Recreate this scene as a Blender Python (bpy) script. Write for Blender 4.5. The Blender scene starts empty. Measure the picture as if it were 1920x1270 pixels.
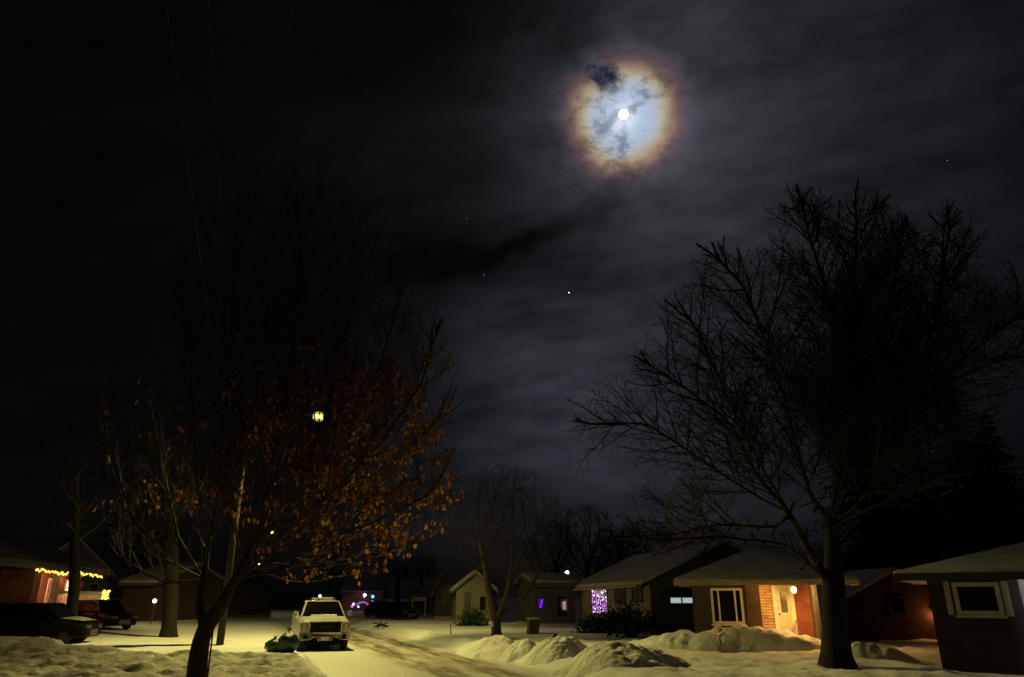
import bpy, bmesh, math, random
from mathutils import Vector, Matrix, noise, kdtree
R = math.radians
sc = bpy.context.scene
col = sc.collection

# ------------------------------------------------------------------ camera
CAM = Vector((0.0, 0.0, 2.0))
PITCH = R(19.84)
FPX = 1350.0
cd = bpy.data.cameras.new('camera'); cam = bpy.data.objects.new('camera', cd); col.objects.link(cam)
cam.location = CAM; cam.rotation_euler = (R(90) + PITCH, 0, 0)
cd.sensor_width = 36.0; cd.lens = 36.0 * FPX / 1920.0
cd.clip_start = 0.1; cd.clip_end = 6000
sc.camera = cam

CP, SP = math.cos(PITCH), math.sin(PITCH)
def ray(px, py):
    dx = (px - 960) / FPX; dy = -(py - 635) / FPX
    return Vector((dx, CP - dy * SP, SP + dy * CP))
def at(px, py, Y):                      # point seen there at the distance Y in front of the viewer
    d = ray(px, py); return CAM + d * (Y / d.y)
def onground(px, py, z=0.0):
    d = ray(px, py); return CAM + d * ((z - CAM.z) / d.z)
def hit(px, py, p0, dr):                # on the upright plane through p0 along dr: (distance along it, height)
    d = ray(px, py); nx, ny = dr[1], -dr[0]
    k = (p0[0] * nx + p0[1] * ny) / (d.x * nx + d.y * ny)
    p = CAM + d * k
    return ((p.x - p0[0]) * dr[0] + (p.y - p0[1]) * dr[1], p.z)

# ------------------------------------------------------------------ node helpers
class NT:
    def __init__(s, tree): s.t = tree; s.n = tree.nodes; s.l = tree.links
    def new(s, kind, **kw):
        nd = s.n.new(kind)
        for k, v in kw.items(): setattr(nd, k, v)
        return nd
    def put(s, sock, v):
        if isinstance(v, bpy.types.NodeSocket): s.l.new(v, sock)
        elif v is not None: sock.default_value = v
    def m(s, op, a, b=None, c=None, clamp=False):
        nd = s.new('ShaderNodeMath', operation=op); nd.use_clamp = clamp
        s.put(nd.inputs[0], a); s.put(nd.inputs[1], b); s.put(nd.inputs[2], c)
        return nd.outputs[0]
    def dot(s, a, v):
        nd = s.new('ShaderNodeVectorMath', operation='DOT_PRODUCT'); s.put(nd.inputs[0], a); s.put(nd.inputs[1], v); return nd.outputs['Value']
    def comb(s, x, y, z=0.0):
        nd = s.new('ShaderNodeCombineXYZ'); s.put(nd.inputs[0], x); s.put(nd.inputs[1], y); s.put(nd.inputs[2], z); return nd.outputs[0]
    def sep(s, v):
        nd = s.new('ShaderNodeSeparateXYZ'); s.put(nd.inputs[0], v); return nd.outputs
    def noise(s, v, scale, detail=5.0, rough=0.55, lac=2.0, dist=0.0):
        nd = s.new('ShaderNodeTexNoise'); s.put(nd.inputs['Vector'], v)
        nd.inputs['Scale'].default_value = scale; nd.inputs['Detail'].default_value = detail
        nd.inputs['Roughness'].default_value = rough; nd.inputs['Lacunarity'].default_value = lac
        nd.inputs['Distortion'].default_value = dist
        return nd.outputs['Fac']
    def ss(s, v, lo, hi, a=0.0, b=1.0):
        nd = s.new('ShaderNodeMapRange', interpolation_type='SMOOTHSTEP'); s.put(nd.inputs[0], v)
        nd.inputs[1].default_value = lo; nd.inputs[2].default_value = hi; nd.inputs[3].default_value = a; nd.inputs[4].default_value = b
        return nd.outputs[0]
    def mix(s, f, a, b, mode='MIX'):
        nd = s.new('ShaderNodeMix', data_type='RGBA', blend_type=mode)
        s.put(nd.inputs[0], f)
        s.put(nd.inputs[6], a if isinstance(a, bpy.types.NodeSocket) else (*a[:3], 1)); s.put(nd.inputs[7], b if isinstance(b, bpy.types.NodeSocket) else (*b[:3], 1))
        return nd.outputs[2]
    def ramp(s, v, stops, mode='EASE'):
        nd = s.new('ShaderNodeValToRGB'); s.put(nd.inputs[0], v); cr = nd.color_ramp; cr.interpolation = mode
        while len(cr.elements) < len(stops): cr.elements.new(0.5)
        for e, (p, c) in zip(cr.elements, stops): e.position = p; e.color = (*c, 1)
        return nd.outputs[0]
    def scale(s, c, f):
        nd = s.new('ShaderNodeVectorMath', operation='SCALE'); s.put(nd.inputs[0], c); s.put(nd.inputs['Scale'], f); return nd.outputs[0]
    def add(s, a, b):
        nd = s.new('ShaderNodeVectorMath', operation='ADD'); s.put(nd.inputs[0], a); s.put(nd.inputs[1], b); return nd.outputs[0]
def srgb(r, g, b):
    f = lambda c: (c / 255 / 12.92) if c <= 10 else ((c / 255 + 0.055) / 1.055) ** 2.4
    return (f(r), f(g), f(b))

# ------------------------------------------------------------------ night sky with moonlit cloud and the moon's corona
MOON_PX = (1169, 215)
MD = ray(*MOON_PX).normalized()
MR = MD.cross(Vector((0, 0, 1))).normalized(); MU = MR.cross(MD).normalized()
def mt(px, py):
    d = ray(px, py); c = d.dot(MD); return (d.dot(MR) / c * 1000, d.dot(MU) / c * 1000)
w = bpy.data.worlds.new('World'); sc.world = w; w.use_nodes = True
w.node_tree.nodes.clear(); N = NT(w.node_tree)
tc = N.new('ShaderNodeTexCoord').outputs['Generated']
A = N.dot(tc, tuple(MR)); B = N.dot(tc, tuple(MU)); C = N.m('MAXIMUM', N.dot(tc, tuple(MD)), 0.08)
A = N.m('MULTIPLY', N.m('DIVIDE', A, C), 1000); B = N.m('MULTIPLY', N.m('DIVIDE', B, C), 1000)
# slow warp so that no edge is a clean curve
wv = N.comb(A, B)
w1 = N.m('SUBTRACT', N.noise(wv, 0.012, 4), 0.5); w2 = N.m('SUBTRACT', N.noise(N.add(wv, (310., 77., 40.)), 0.012, 4), 0.5)
w3 = N.m('SUBTRACT', N.noise(N.add(wv, (5., 900., 12.)), 0.035, 7, 0.62), 0.5); w4 = N.m('SUBTRACT', N.noise(N.add(wv, (710., 7., 44.)), 0.035, 7, 0.62), 0.5)
def blob(px, py, rx, ry, amp, warp=60, ang=0.0):
    x0, y0 = mt(px, py)
    x = N.m('SUBTRACT', N.m('MULTIPLY_ADD', w1, warp, A), x0); y = N.m('SUBTRACT', N.m('MULTIPLY_ADD', w2, warp, B), y0)
    if ang:
        ca, sa = math.cos(ang), math.sin(ang)
        x, y = N.m('ADD', N.m('MULTIPLY', x, ca), N.m('MULTIPLY', y, sa)), N.m('SUBTRACT', N.m('MULTIPLY', y, ca), N.m('MULTIPLY', x, sa))
    x = N.m('DIVIDE', x, rx * 0.7); y = N.m('DIVIDE', y, ry * 0.7)
    r2 = N.m('ADD', N.m('MULTIPLY', x, x), N.m('MULTIPLY', y, y))
    return N.m('MULTIPLY', N.m('EXPONENT', N.m('MULTIPLY', r2, -1.0)), amp)
lay = None
for b in ((1175, 235, 210, 210, 0.35), (1330, 330, 260, 260, 0.60), (1330, 40, 330, 190, 0.42), (1050, 700, 210, 240, 0.78), (1180, 380, 210, 120, 0.30),
          (1650, 330, 520, 420, 0.26), (1250, 840, 340, 260, 0.42), (800, 330, 330, 330, 0.10), (900, 860, 300, 260, 0.22), (1500, 800, 420, 320, 0.17),
          (930, 470, 230, 70, -0.34, 90, 0.10), (1075, 403, 140, 24, -0.45, 70, 0.34), (1070, 70, 75, 90, -0.35), (880, 60, 260, 160, -0.1)):
    v = blob(*b); lay = v if lay is None else N.m('ADD', lay, v)
lay = N.m('MAXIMUM', N.m('ADD', lay, 0.035), 0.0)
str_v = N.comb(N.m('ADD', N.m('MULTIPLY', A, 0.30), N.m('MULTIPLY', B, 0.10)), N.m('SUBTRACT', B, N.m('MULTIPLY', A, 0.10)), 3.0)
c1 = N.noise(str_v, 0.011, 7, 0.58); c2 = N.noise(str_v, 0.034, 6, 0.6)
tex = N.m('ADD', N.m('MULTIPLY', N.m('SUBTRACT', c1, 0.5), 2.5), N.m('MULTIPLY', N.m('SUBTRACT', c2, 0.5), 1.3))
lay = N.m('MULTIPLY', lay, N.m('MAXIMUM', N.m('ADD', 1.0, tex), 0.12))
cloud = N.scale(N.mix(N.ss(B, -520, 60), srgb(41, 42, 49), srgb(42, 43, 48)), lay)
# corona: pale blue aureole, then buff, orange, mauve, a faint green ring and a faint second red
rr = N.m('SQRT', N.m('ADD', N.m('POWER', N.m('MULTIPLY_ADD', w3, 17, N.m('MULTIPLY_ADD', w1, 16, A)), 2), N.m('POWER', N.m('MULTIPLY_ADD', w4, 17, N.m('MULTIPLY_ADD', w2, 16, N.m('ADD', B, 5))), 2)))
Rm = 190.0
cor = N.ramp(N.m('DIVIDE', rr, Rm, clamp=True), [(p / Rm, srgb(*c)) for p, c in (
    (0, (235, 242, 255)), (12, (206, 219, 240)), (22, (178, 194, 217)), (36, (168, 182, 202)), (45, (172, 178, 182)), (53, (170, 157, 134)), (63, (142, 117, 100)),
    (71, (103, 81, 79)), (80, (72, 58, 66)), (92, (46, 42, 51)), (108, (26, 29, 32)), (124, (22, 24, 26)), (146, (18, 16, 21)), (170, (9, 9, 11)), (190, (0, 0, 0)))], 'LINEAR')
pv = N.comb(N.m('ADD', A, N.m('MULTIPLY', B, 0.35)), N.m('SUBTRACT', N.m('MULTIPLY', B, 1.5), N.m('MULTIPLY', A, 0.25)), 9.0)
p1 = N.m('ADD', N.m('MULTIPLY', N.noise(pv, 0.040, 9, 0.60, dist=0.25), .7), N.m('MULTIPLY', N.noise(pv, 0.012, 4, 0.5), .3))
puff = N.ss(p1, 0.38, 0.55, 0.50, 1.04)
far_flat = N.ss(rr, 60, 100)
patch = N.ss(N.noise(wv, 0.016, 5, 0.6), 0.36, 0.60, 0.30, 1.10)
puff = N.m('ADD', N.m('MULTIPLY', puff, N.m('SUBTRACT', 1.0, far_flat)), N.m('MULTIPLY', far_flat, patch))
cor = N.scale(cor, puff)
# opening in the cloud above left of the moon, through which the dark sky shows
hx, hy = mt(1130, 145)
h1 = N.m('SUBTRACT', N.noise(wv, 0.05, 7, 0.68), 0.5); h2 = N.m('SUBTRACT', N.noise(N.add(wv, (91., 13., 5.)), 0.05, 7, 0.68), 0.5)
ha = N.m('DIVIDE', N.m('SUBTRACT', N.m('MULTIPLY_ADD', h1, 42, A), hx), 23.0); hb = N.m('DIVIDE', N.m('SUBTRACT', N.m('MULTIPLY_ADD', h2, 42, B), hy), 18.5)
hb = N.m('ADD', hb, N.m('MULTIPLY', ha, 0.35))
hr = N.m('SQRT', N.m('ADD', N.m('MULTIPLY', ha, ha), N.m('MULTIPLY', hb, hb)))
hole = N.ss(hr, 0.55, 1.35, 1.0, 0.0)
cor = N.mix(hole, cor, N.mix(N.ss(N.noise(wv, 0.09, 5), .38, .62), srgb(27, 29, 46), srgb(58, 61, 84)))
cloud_near = N.ss(rr, 52, 92)
sky_col = N.add(N.scale(cloud, cloud_near), cor)
nish = N.new('ShaderNodeTexSky', sky_type='NISHITA'); nish.sun_disc = False
nish.sun_elevation = R(37.1); nish.sun_rotation = math.atan2(MD.x, MD.y)
bgn = N.new('ShaderNodeBackground'); N.l.new(nish.outputs[0], bgn.inputs[0]); bgn.inputs[1].default_value = 0.00015
bgc = N.new('ShaderNodeBackground'); N.l.new(sky_col, bgc.inputs[0]); bgc.inputs[1].default_value = 1.0
ad = N.new('ShaderNodeAddShader'); N.l.new(bgn.outputs[0], ad.inputs[0]); N.l.new(bgc.outputs[0], ad.inputs[1])
wo = N.new('ShaderNodeOutputWorld'); N.l.new(ad.outputs[0], wo.inputs[0])
# moonlight
sl = bpy.data.lights.new('moonlight', 'SUN'); sl.energy = 0.02; sl.angle = R(0.5); sl.color = (0.92, 0.95, 1.0)
so = bpy.data.objects.new('moonlight', sl); col.objects.link(so); so.rotation_euler = (-MD).to_track_quat('-Z', 'Y').to_euler()

sc.view_settings.view_transform = 'Standard'; sc.view_settings.look = 'None'
sc.view_settings.exposure = 0.0; sc.view_settings.gamma = 1.0; sc.view_settings.use_curve_mapping = False
sc.cycles.use_denoising = True
sc.cycles.max_bounces = 5; sc.cycles.diffuse_bounces = 3; sc.cycles.transparent_max_bounces = 4

# ------------------------------------------------------------------ materials
MATS = {}
def mat(name, c=(.5, .5, .5), rough=.7, metal=0.0, var=0.15, vscale=4.0, bump=0.0, bscale=20.0, spec=0.5, emit=None, estr=0.0, c2=None):
    if name in MATS: return MATS[name]
    m = bpy.data.materials.new(name); m.use_nodes = True; t = NT(m.node_tree)
    b = t.n['Principled BSDF']; b.inputs['Roughness'].default_value = rough; b.inputs['Metallic'].default_value = metal
    b.inputs['Specular IOR Level'].default_value = spec
    o = t.new('ShaderNodeTexCoord').outputs['Object']
    f = t.ss(t.noise(o, vscale, 5, .6), .3, .7)
    lo = c2 if c2 else tuple(x * (1 - var) for x in c)
    t.l.new(t.mix(f, lo, tuple(min(1, x * (1 + (0 if c2 else var))) for x in c)), b.inputs['Base Color'])
    if bump:
        bn = t.new('ShaderNodeBump'); bn.inputs['Strength'].default_value = bump; bn.inputs['Distance'].default_value = 0.02
        t.l.new(t.noise(o, bscale, 6, .65), bn.inputs['Height']); t.l.new(bn.outputs[0], b.inputs['Normal'])
    if emit:
        b.inputs['Emission Color'].default_value = (*emit, 1); b.inputs['Emission Strength'].default_value = estr
    MATS[name] = m; return m
def brick(name, c1, c2, mortar, scale=1.0, bw=.22, rh=.075, ms=.012, bump=.4):
    if name in MATS: return MATS[name]
    m = bpy.data.materials.new(name); m.use_nodes = True; t = NT(m.node_tree); b = t.n['Principled BSDF']; b.inputs['Roughness'].default_value = .85
    x, y, z = t.sep(t.new('ShaderNodeTexCoord').outputs['Object'])
    v = t.comb(t.m('ADD', x, y), z)
    bt = t.new('ShaderNodeTexBrick'); t.l.new(v, bt.inputs['Vector']); bt.inputs['Scale'].default_value = scale
    bt.inputs['Brick Width'].default_value = bw; bt.inputs['Row Height'].default_value = rh; bt.inputs['Mortar Size'].default_value = ms
    bt.inputs['Color1'].default_value = (*c1, 1); bt.inputs['Color2'].default_value = (*c2, 1); bt.inputs['Mortar'].default_value = (*mortar, 1)
    nz = t.ss(t.noise(v, 2.5, 5), .3, .7, .75, 1.15)
    t.l.new(t.scale(bt.outputs['Color'], nz), b.inputs['Base Color'])
    bn = t.new('ShaderNodeBump'); bn.inputs['Strength'].default_value = bump; bn.inputs['Distance'].default_value = .01; bn.invert = True
    t.l.new(bt.outputs['Fac'], bn.inputs['Height']); t.l.new(bn.outputs[0], b.inputs['Normal'])
    MATS[name] = m; return m
def siding(name, c, pitch=.18):
    if name in MATS: return MATS[name]
    m = bpy.data.materials.new(name); m.use_nodes = True; t = NT(m.node_tree); b = t.n['Principled BSDF']; b.inputs['Roughness'].default_value = .7
    o = t.new('ShaderNodeTexCoord').outputs['Object']; x, y, z = t.sep(o)
    f = t.m('FRACT', t.m('DIVIDE', z, pitch))
    t.l.new(t.scale(t.mix(t.noise(o, 1.5, 5), tuple(k * .85 for k in c), c), t.ss(f, 0, .08, .72, 1)), b.inputs['Base Color'])
    bn = t.new('ShaderNodeBump'); bn.inputs['Strength'].default_value = .6; bn.inputs['Distance'].default_value = .015; bn.invert = True
    t.l.new(f, bn.inputs['Height']); t.l.new(bn.outputs[0], b.inputs['Normal'])
    MATS[name] = m; return m
def emis(name, c, s):
    if name in MATS: return MATS[name]
    m = bpy.data.materials.new(name); m.use_nodes = True; t = NT(m.node_tree); t.n.clear()
    e = t.new('ShaderNodeEmission'); e.inputs[0].default_value = (*c, 1); e.inputs[1].default_value = s
    o = t.new('ShaderNodeOutputMaterial'); t.l.new(e.outputs[0], o.inputs[0]); MATS[name] = m; return m
def glass(name, c=(.012, .012, .014), rough=.05):
    return mat(name, c, rough, var=.1, spec=.6)
def snow_mat(name, churn=False, dirt=0.0, bumpd=.05):
    m = bpy.data.materials.new(name); m.use_nodes = True; t = NT(m.node_tree); b = t.n['Principled BSDF']
    b.inputs['Roughness'].default_value = .75; b.inputs['Specular IOR Level'].default_value = .25
    o = t.new('ShaderNodeTexCoord').outputs['Object']
    big = t.noise(o, .9, 5, .6); mid = t.noise(o, 3.5, 6, .62); fine = t.noise(o, 22, 5, .6)
    c = t.mix(t.ss(big, .3, .7), (.74, .73, .72), (.88, .88, .89))
    if dirt:
        sp = t.m('MULTIPLY', t.ss(t.noise(o, 6.0, 5, .7), .56, .74), dirt)
        c = t.mix(sp, c, (.20, .15, .09))
    t.l.new(c, b.inputs['Base Color'])
    h = t.m('ADD', t.m('MULTIPLY', mid, 1.0), t.m('MULTIPLY', fine, .22))
    bn = t.new('ShaderNodeBump'); bn.inputs['Strength'].default_value = .8; bn.inputs['Distance'].default_value = bumpd * (2.2 if churn else 1)
    t.l.new(h, bn.inputs['Height']); t.l.new(bn.outputs[0], b.inputs['Normal'])
    return m

# ------------------------------------------------------------------ mesh helpers
class MB:
    def __init__(s): s.v = []; s.f = []; s.smooth = False
    def quad(s, *p):
        i = len(s.v); s.v += [Vector(q) for q in p]; s.f.append(tuple(range(i, i + len(p)))); return s
    def box(s, c, d, rz=0.0, rx=0.0, ry=0.0):
        M = Matrix.Translation(c) @ Matrix.Rotation(rz, 4, 'Z') @ Matrix.Rotation(ry, 4, 'Y') @ Matrix.Rotation(rx, 4, 'X')
        i = len(s.v); x, y, z = d[0] / 2, d[1] / 2, d[2] / 2
        for q in ((-x, -y, -z), (x, -y, -z), (x, y, -z), (-x, y, -z), (-x, -y, z), (x, -y, z), (x, y, z), (-x, y, z)): s.v.append(M @ Vector(q))
        for q in ((3, 2, 1, 0), (4, 5, 6, 7), (0, 1, 5, 4), (1, 2, 6, 5), (2, 3, 7, 6), (3, 0, 4, 7)): s.f.append(tuple(i + k for k in q))
        return s
    def span(s, a, b):
        return s.box(((a[0] + b[0]) / 2, (a[1] + b[1]) / 2, (a[2] + b[2]) / 2), (abs(b[0] - a[0]), abs(b[1] - a[1]), abs(b[2] - a[2])))
    def path(s, pts, rad, n=6, cap=True):
        pts = [Vector(p) for p in pts]; base = len(s.v); k = len(pts); ref = None
        for i, p in enumerate(pts):
            d = (pts[min(i + 1, k - 1)] - pts[max(i - 1, 0)])
            if d.length < 1e-9: d = Vector((0, 0, 1))
            d.normalize()
            if ref is None: ref = d.orthogonal().normalized()
            a = ref - d * ref.dot(d)
            if a.length < 1e-6: a = d.orthogonal()
            a.normalize(); ref = a; b = d.cross(a); r = rad[i] if hasattr(rad, '__len__') else rad
            for j in range(n):
                t = 2 * math.pi * j / n; s.v.append(p + (a * math.cos(t) + b * math.sin(t)) * r)
        for i in range(k - 1):
            for j in range(n):
                q = (j + 1) % n; s.f.append((base + i * n + j, base + i * n + q, base + (i + 1) * n + q, base + (i + 1) * n + j))
        if cap:
            s.f.append(tuple(base + j for j in reversed(range(n)))); s.f.append(tuple(base + (k - 1) * n + j for j in range(n)))
        return s
    def loft(s, rings, cap=True):
        base = len(s.v); n = len(rings[0])
        for r in rings: s.v += [Vector(p) for p in r]
        for i in range(len(rings) - 1):
            for j in range(n):
                q = (j + 1) % n; s.f.append((base + i * n + j, base + i * n + q, base + (i + 1) * n + q, base + (i + 1) * n + j))
        if cap:
            s.f.append(tuple(base + j for j in reversed(range(n)))); e = base + (len(rings) - 1) * n; s.f.append(tuple(e + j for j in range(n)))
        return s
    def ball(s, c, r, seg=6, rings=4, sz=1.0):
        c = Vector(c); rr = []
        for i in range(rings + 1):
            a = math.pi * i / rings; q = max(math.sin(a), .02) * r
            rr.append([c + Vector((q * math.cos(2 * math.pi * j / seg), q * math.sin(2 * math.pi * j / seg), -math.cos(a) * r * sz)) for j in range(seg)])
        return s.loft(rr)
    def build(s, name, m, parent=None, smooth=False, bevel=0.0, loc=None):
        me = bpy.data.meshes.new(name); me.from_pydata([tuple(v) for v in s.v], [], s.f); me.update()
        if smooth:
            for p in me.polygons: p.use_smooth = True
        if m: me.materials.append(m)
        o = bpy.data.objects.new(name, me); col.objects.link(o)
        if parent: o.parent = parent
        if loc is not None: o.location = loc
        bm = bmesh.new(); bm.from_mesh(me); bmesh.ops.recalc_face_normals(bm, faces=bm.faces); bm.to_mesh(me); bm.free()
        if bevel:
            b = o.modifiers.new('bevel', 'BEVEL'); b.width = bevel; b.segments = 2; b.limit_method = 'ANGLE'
        return o
def tag(o, label=None, cat=None, group=None, kind=None):
    if label: o['label'] = label
    if cat: o['category'] = cat
    if group: o['group'] = group
    if kind: o['kind'] = kind
    return o
def thing(name, loc, rz, label, cat, group=None):
    o = bpy.data.objects.new(name, None); col.objects.link(o); o.location = loc; o.rotation_euler = (0, 0, rz)
    o.empty_display_size = .2
    return tag(o, label, cat, group)
def lamp(name, loc, energy, color, radius=.08, parent=None, spot=None):
    l = bpy.data.lights.new(name, 'SPOT' if spot else 'POINT'); l.energy = energy; l.color = color; l.shadow_soft_size = radius
    if spot: l.spot_size = R(spot); l.spot_blend = 1.0
    o = bpy.data.objects.new(name, l); col.objects.link(o); o.location = loc
    if parent: o.parent = parent
    return o
def copy_tree(o, parent=None):
    c = o.copy(); col.objects.link(c)
    if parent: c.parent = parent
    for ch in list(o.children): copy_tree(ch, c)
    return c

# ------------------------------------------------------------------ ground: one sheet, road a shallow trench in it
PSI = R(19.2); SU = Vector((-math.sin(PSI), math.cos(PSI), 0)); SN = Vector((math.cos(PSI), math.sin(PSI), 0)); SO = Vector((-4.77, 21, 0)); RW = 5.9
def st(x, y):
    d = Vector((x, y, 0)) - SO; return d.dot(SU), d.dot(SN)
def xy(s, t, z=0.0):
    p = SO + SU * s + SN * t; return Vector((p.x, p.y, z))
def sstep(v, a, b):
    if a == b: return 0.0 if v < a else 1.0
    k = min(1, max(0, (v - a) / (b - a))); return k * k * (3 - 2 * k)
def fb(x, y, sc_, o=4, seed=0.0): return noise.fractal(Vector((x * sc_ + seed, y * sc_ - seed, seed * .7)), 1.0, 2.0, o)
def gz(x, y):
    s, t = st(x, y)
    wob = fb(x, y, .35, 3, 3.1) * .28
    left = 1 - sstep(t + wob, -.75, .05); right = sstep(t + wob, RW - .1, RW + .9)
    z = 0.0
    if left > 0:
        bank = 1 - sstep(s + fb(x, y, .5, 3, 8) * .7, 4.4, 6.4)       # churned bank this side of the drive
        far = sstep(s, 13.0, 14.2)
        zl = .12 + .36 * bank * (.35 + .65 * sstep(-t, .3, 5.5)) + .10 * far + .35 * sstep(s, 16, 30) * sstep(-t, 4, 14)
        mx, my = -15.2, 23.3
        zl += .62 * math.exp(-(((x - mx) / 2.2) ** 2 + ((y - my) / 1.5) ** 2))
        zl += bank * (abs(fb(x, y, 1.15, 5, 5)) * .22 - .05 - .10 * sstep(fb(x, y, 2.1, 2, 21), .15, .45)) + fb(x, y, .6, 3, 2) * .03
        z += left * zl
    if right > 0:
        zr = .26 + .10 * math.exp(-((t - RW - 1.0) / .7) ** 2) * (.5 + fb(x, y, .5, 3, 4)) + fb(x, y, .45, 4, 6) * .07 + (1 - sstep(s, 8, 16)) * sstep(t, RW, RW + 1.5) * (fb(x, y, 1.2, 4, 12) * .09 + abs(fb(x, y, 2.6, 3, 14)) * .06)
        zr *= 1 - .85 * sstep(x, 10.5, 13) * (1 - sstep(y, 23, 26))
        z += right * zr
    if left + right < .5: z += fb(x, y, .9, 3, 1) * .015 * (1 - left - right)
    return z
def axis(lo, hi, step, far, g=1.28):
    a = []; v = lo
    while v <= hi: a.append(v); v += step
    d = step; v = hi
    out = []
    while v < far: d *= g; v += d; out.append(v)
    d = step; v = lo; low = []
    while v > -far: d *= g; v -= d; low.append(v)
    return low[::-1] + a + out
gx = axis(-19, 15, .14, 3000); gy = axis(15, 36, .14, 3000)
gy = [y for y in gy if y > -400]
mb = MB(); mb.v = [(x, y, gz(x, y) if abs(x) < 200 and abs(y) < 300 else 0.1) for y in gy for x in gx]
nx = len(gx)
mb.f = [(j * nx + i, j * nx + i + 1, (j + 1) * nx + i + 1, (j + 1) * nx + i) for j in range(len(gy) - 1) for i in range(nx - 1)]
SNOW = snow_mat('lawn_snow', dirt=.0); PILE = snow_mat('ploughed_snow', churn=True, dirt=.12)
# ground snow: leaf litter and soil churned into the bank left of the road
m = SNOW; t = NT(m.node_tree); b = t.n['Principled BSDF']
o = t.new('ShaderNodeTexCoord').outputs['Object']
tt = t.dot(t.add(o, tuple(-SO)), tuple(SN)); s_ = t.dot(t.add(o, tuple(-SO)), tuple(SU))
msk = t.m('MULTIPLY', t.ss(tt, -1.0, -.2, 1, 0), t.ss(s_, 3.8, 6.2, 1, 0))
old = b.inputs['Base Color'].links[0].from_socket
spk = t.m('ADD', t.m('ADD', t.m('MULTIPLY', t.ss(t.noise(o, 2.2, 6, .7), .42, .66), .55), .46), t.m('MULTIPLY', t.ss(t.noise(o, 6, 5, .7), .54, .66), .75), clamp=True)
t.l.new(t.mix(t.m('MULTIPLY', spk, msk), old, (.20, .16, .10)), b.inputs['Base Color'])
go = mb.build('snowy_ground', SNOW, smooth=True); tag(go, kind='structure')

# road: packed snow with brown wheel tracks
m = bpy.data.materials.new('packed_snow_road'); m.use_nodes = True; t = NT(m.node_tree); b = t.n['Principled BSDF']; b.inputs['Roughness'].default_value = .6
o = t.new('ShaderNodeTexCoord').outputs['Object']
tt = t.dot(t.add(o, tuple(-SO)), tuple(SN)); s_ = t.dot(t.add(o, tuple(-SO)), tuple(SU))
sv = t.comb(t.m('MULTIPLY', s_, .14), tt)
wt = t.m('MULTIPLY_ADD', t.m('SUBTRACT', t.noise(t.comb(t.m('MULTIPLY', s_, .12), 0.), 1, 2), .5), .7, tt)
def band(c, wd, a):
    return t.m('MULTIPLY', t.m('EXPONENT', t.m('MULTIPLY', t.m('POWER', t.m('DIVIDE', t.m('SUBTRACT', wt, c), wd), 2), -1)), a)
k = t.m('ADD', t.m('ADD', band(3.05, .60, 1.0), band(4.75, .55, 1.0)), t.m('ADD', band(3.9, 1.2, .45), t.m('MULTIPLY', band(.75, .5, .9), t.ss(s_, 9, 13))))
st1 = t.ss(t.noise(sv, 2.2, 6, .6), .30, .70)
k = t.m('MULTIPLY', k, t.m('MULTIPLY_ADD', st1, 1.0, .15), clamp=True)
k = t.m('ADD', k, t.m('MULTIPLY', t.ss(t.noise(o, 5, 5, .7), .55, .75), .18), clamp=True)
t.l.new(t.mix(k, (.76, .75, .73), (.19, .14, .075)), b.inputs['Base Color'])
bn = t.new('ShaderNodeBump'); bn.inputs['Strength'].default_value = .7; bn.inputs['Distance'].default_value = .04
t.l.new(t.m('ADD', t.noise(sv, 5, 5, .6), t.m('MULTIPLY', t.noise(o, 14, 4), .4)), bn.inputs['Height']); t.l.new(bn.outputs[0], b.inputs['Normal'])
mb = MB(); ts = [i * (RW + .3) / 24 - .1 for i in range(25)]
ss_ = [-30 + .5 * i for i in range(160)] + [50 + 5 * i for i in range(60)]
def rz_(s, tq):
    p = xy(s, tq); return .018 + fb(p.x, p.y, .9, 3, 1) * .015 - .03 * math.exp(-((tq - 3.15) / .35) ** 2) * .6 - .03 * math.exp(-((tq - 4.75) / .35) ** 2) * .6 + .01
for s in ss_:
    for q in ts: mb.v.append(xy(s, q, rz_(s, q)))
nt = len(ts); mb.f = [(j * nt + i, j * nt + i + 1, (j + 1) * nt + i + 1, (j + 1) * nt + i) for j in range(len(ss_) - 1) for i in range(nt - 1)]
tag(mb.build('road', m, smooth=True), kind='structure')

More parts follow.
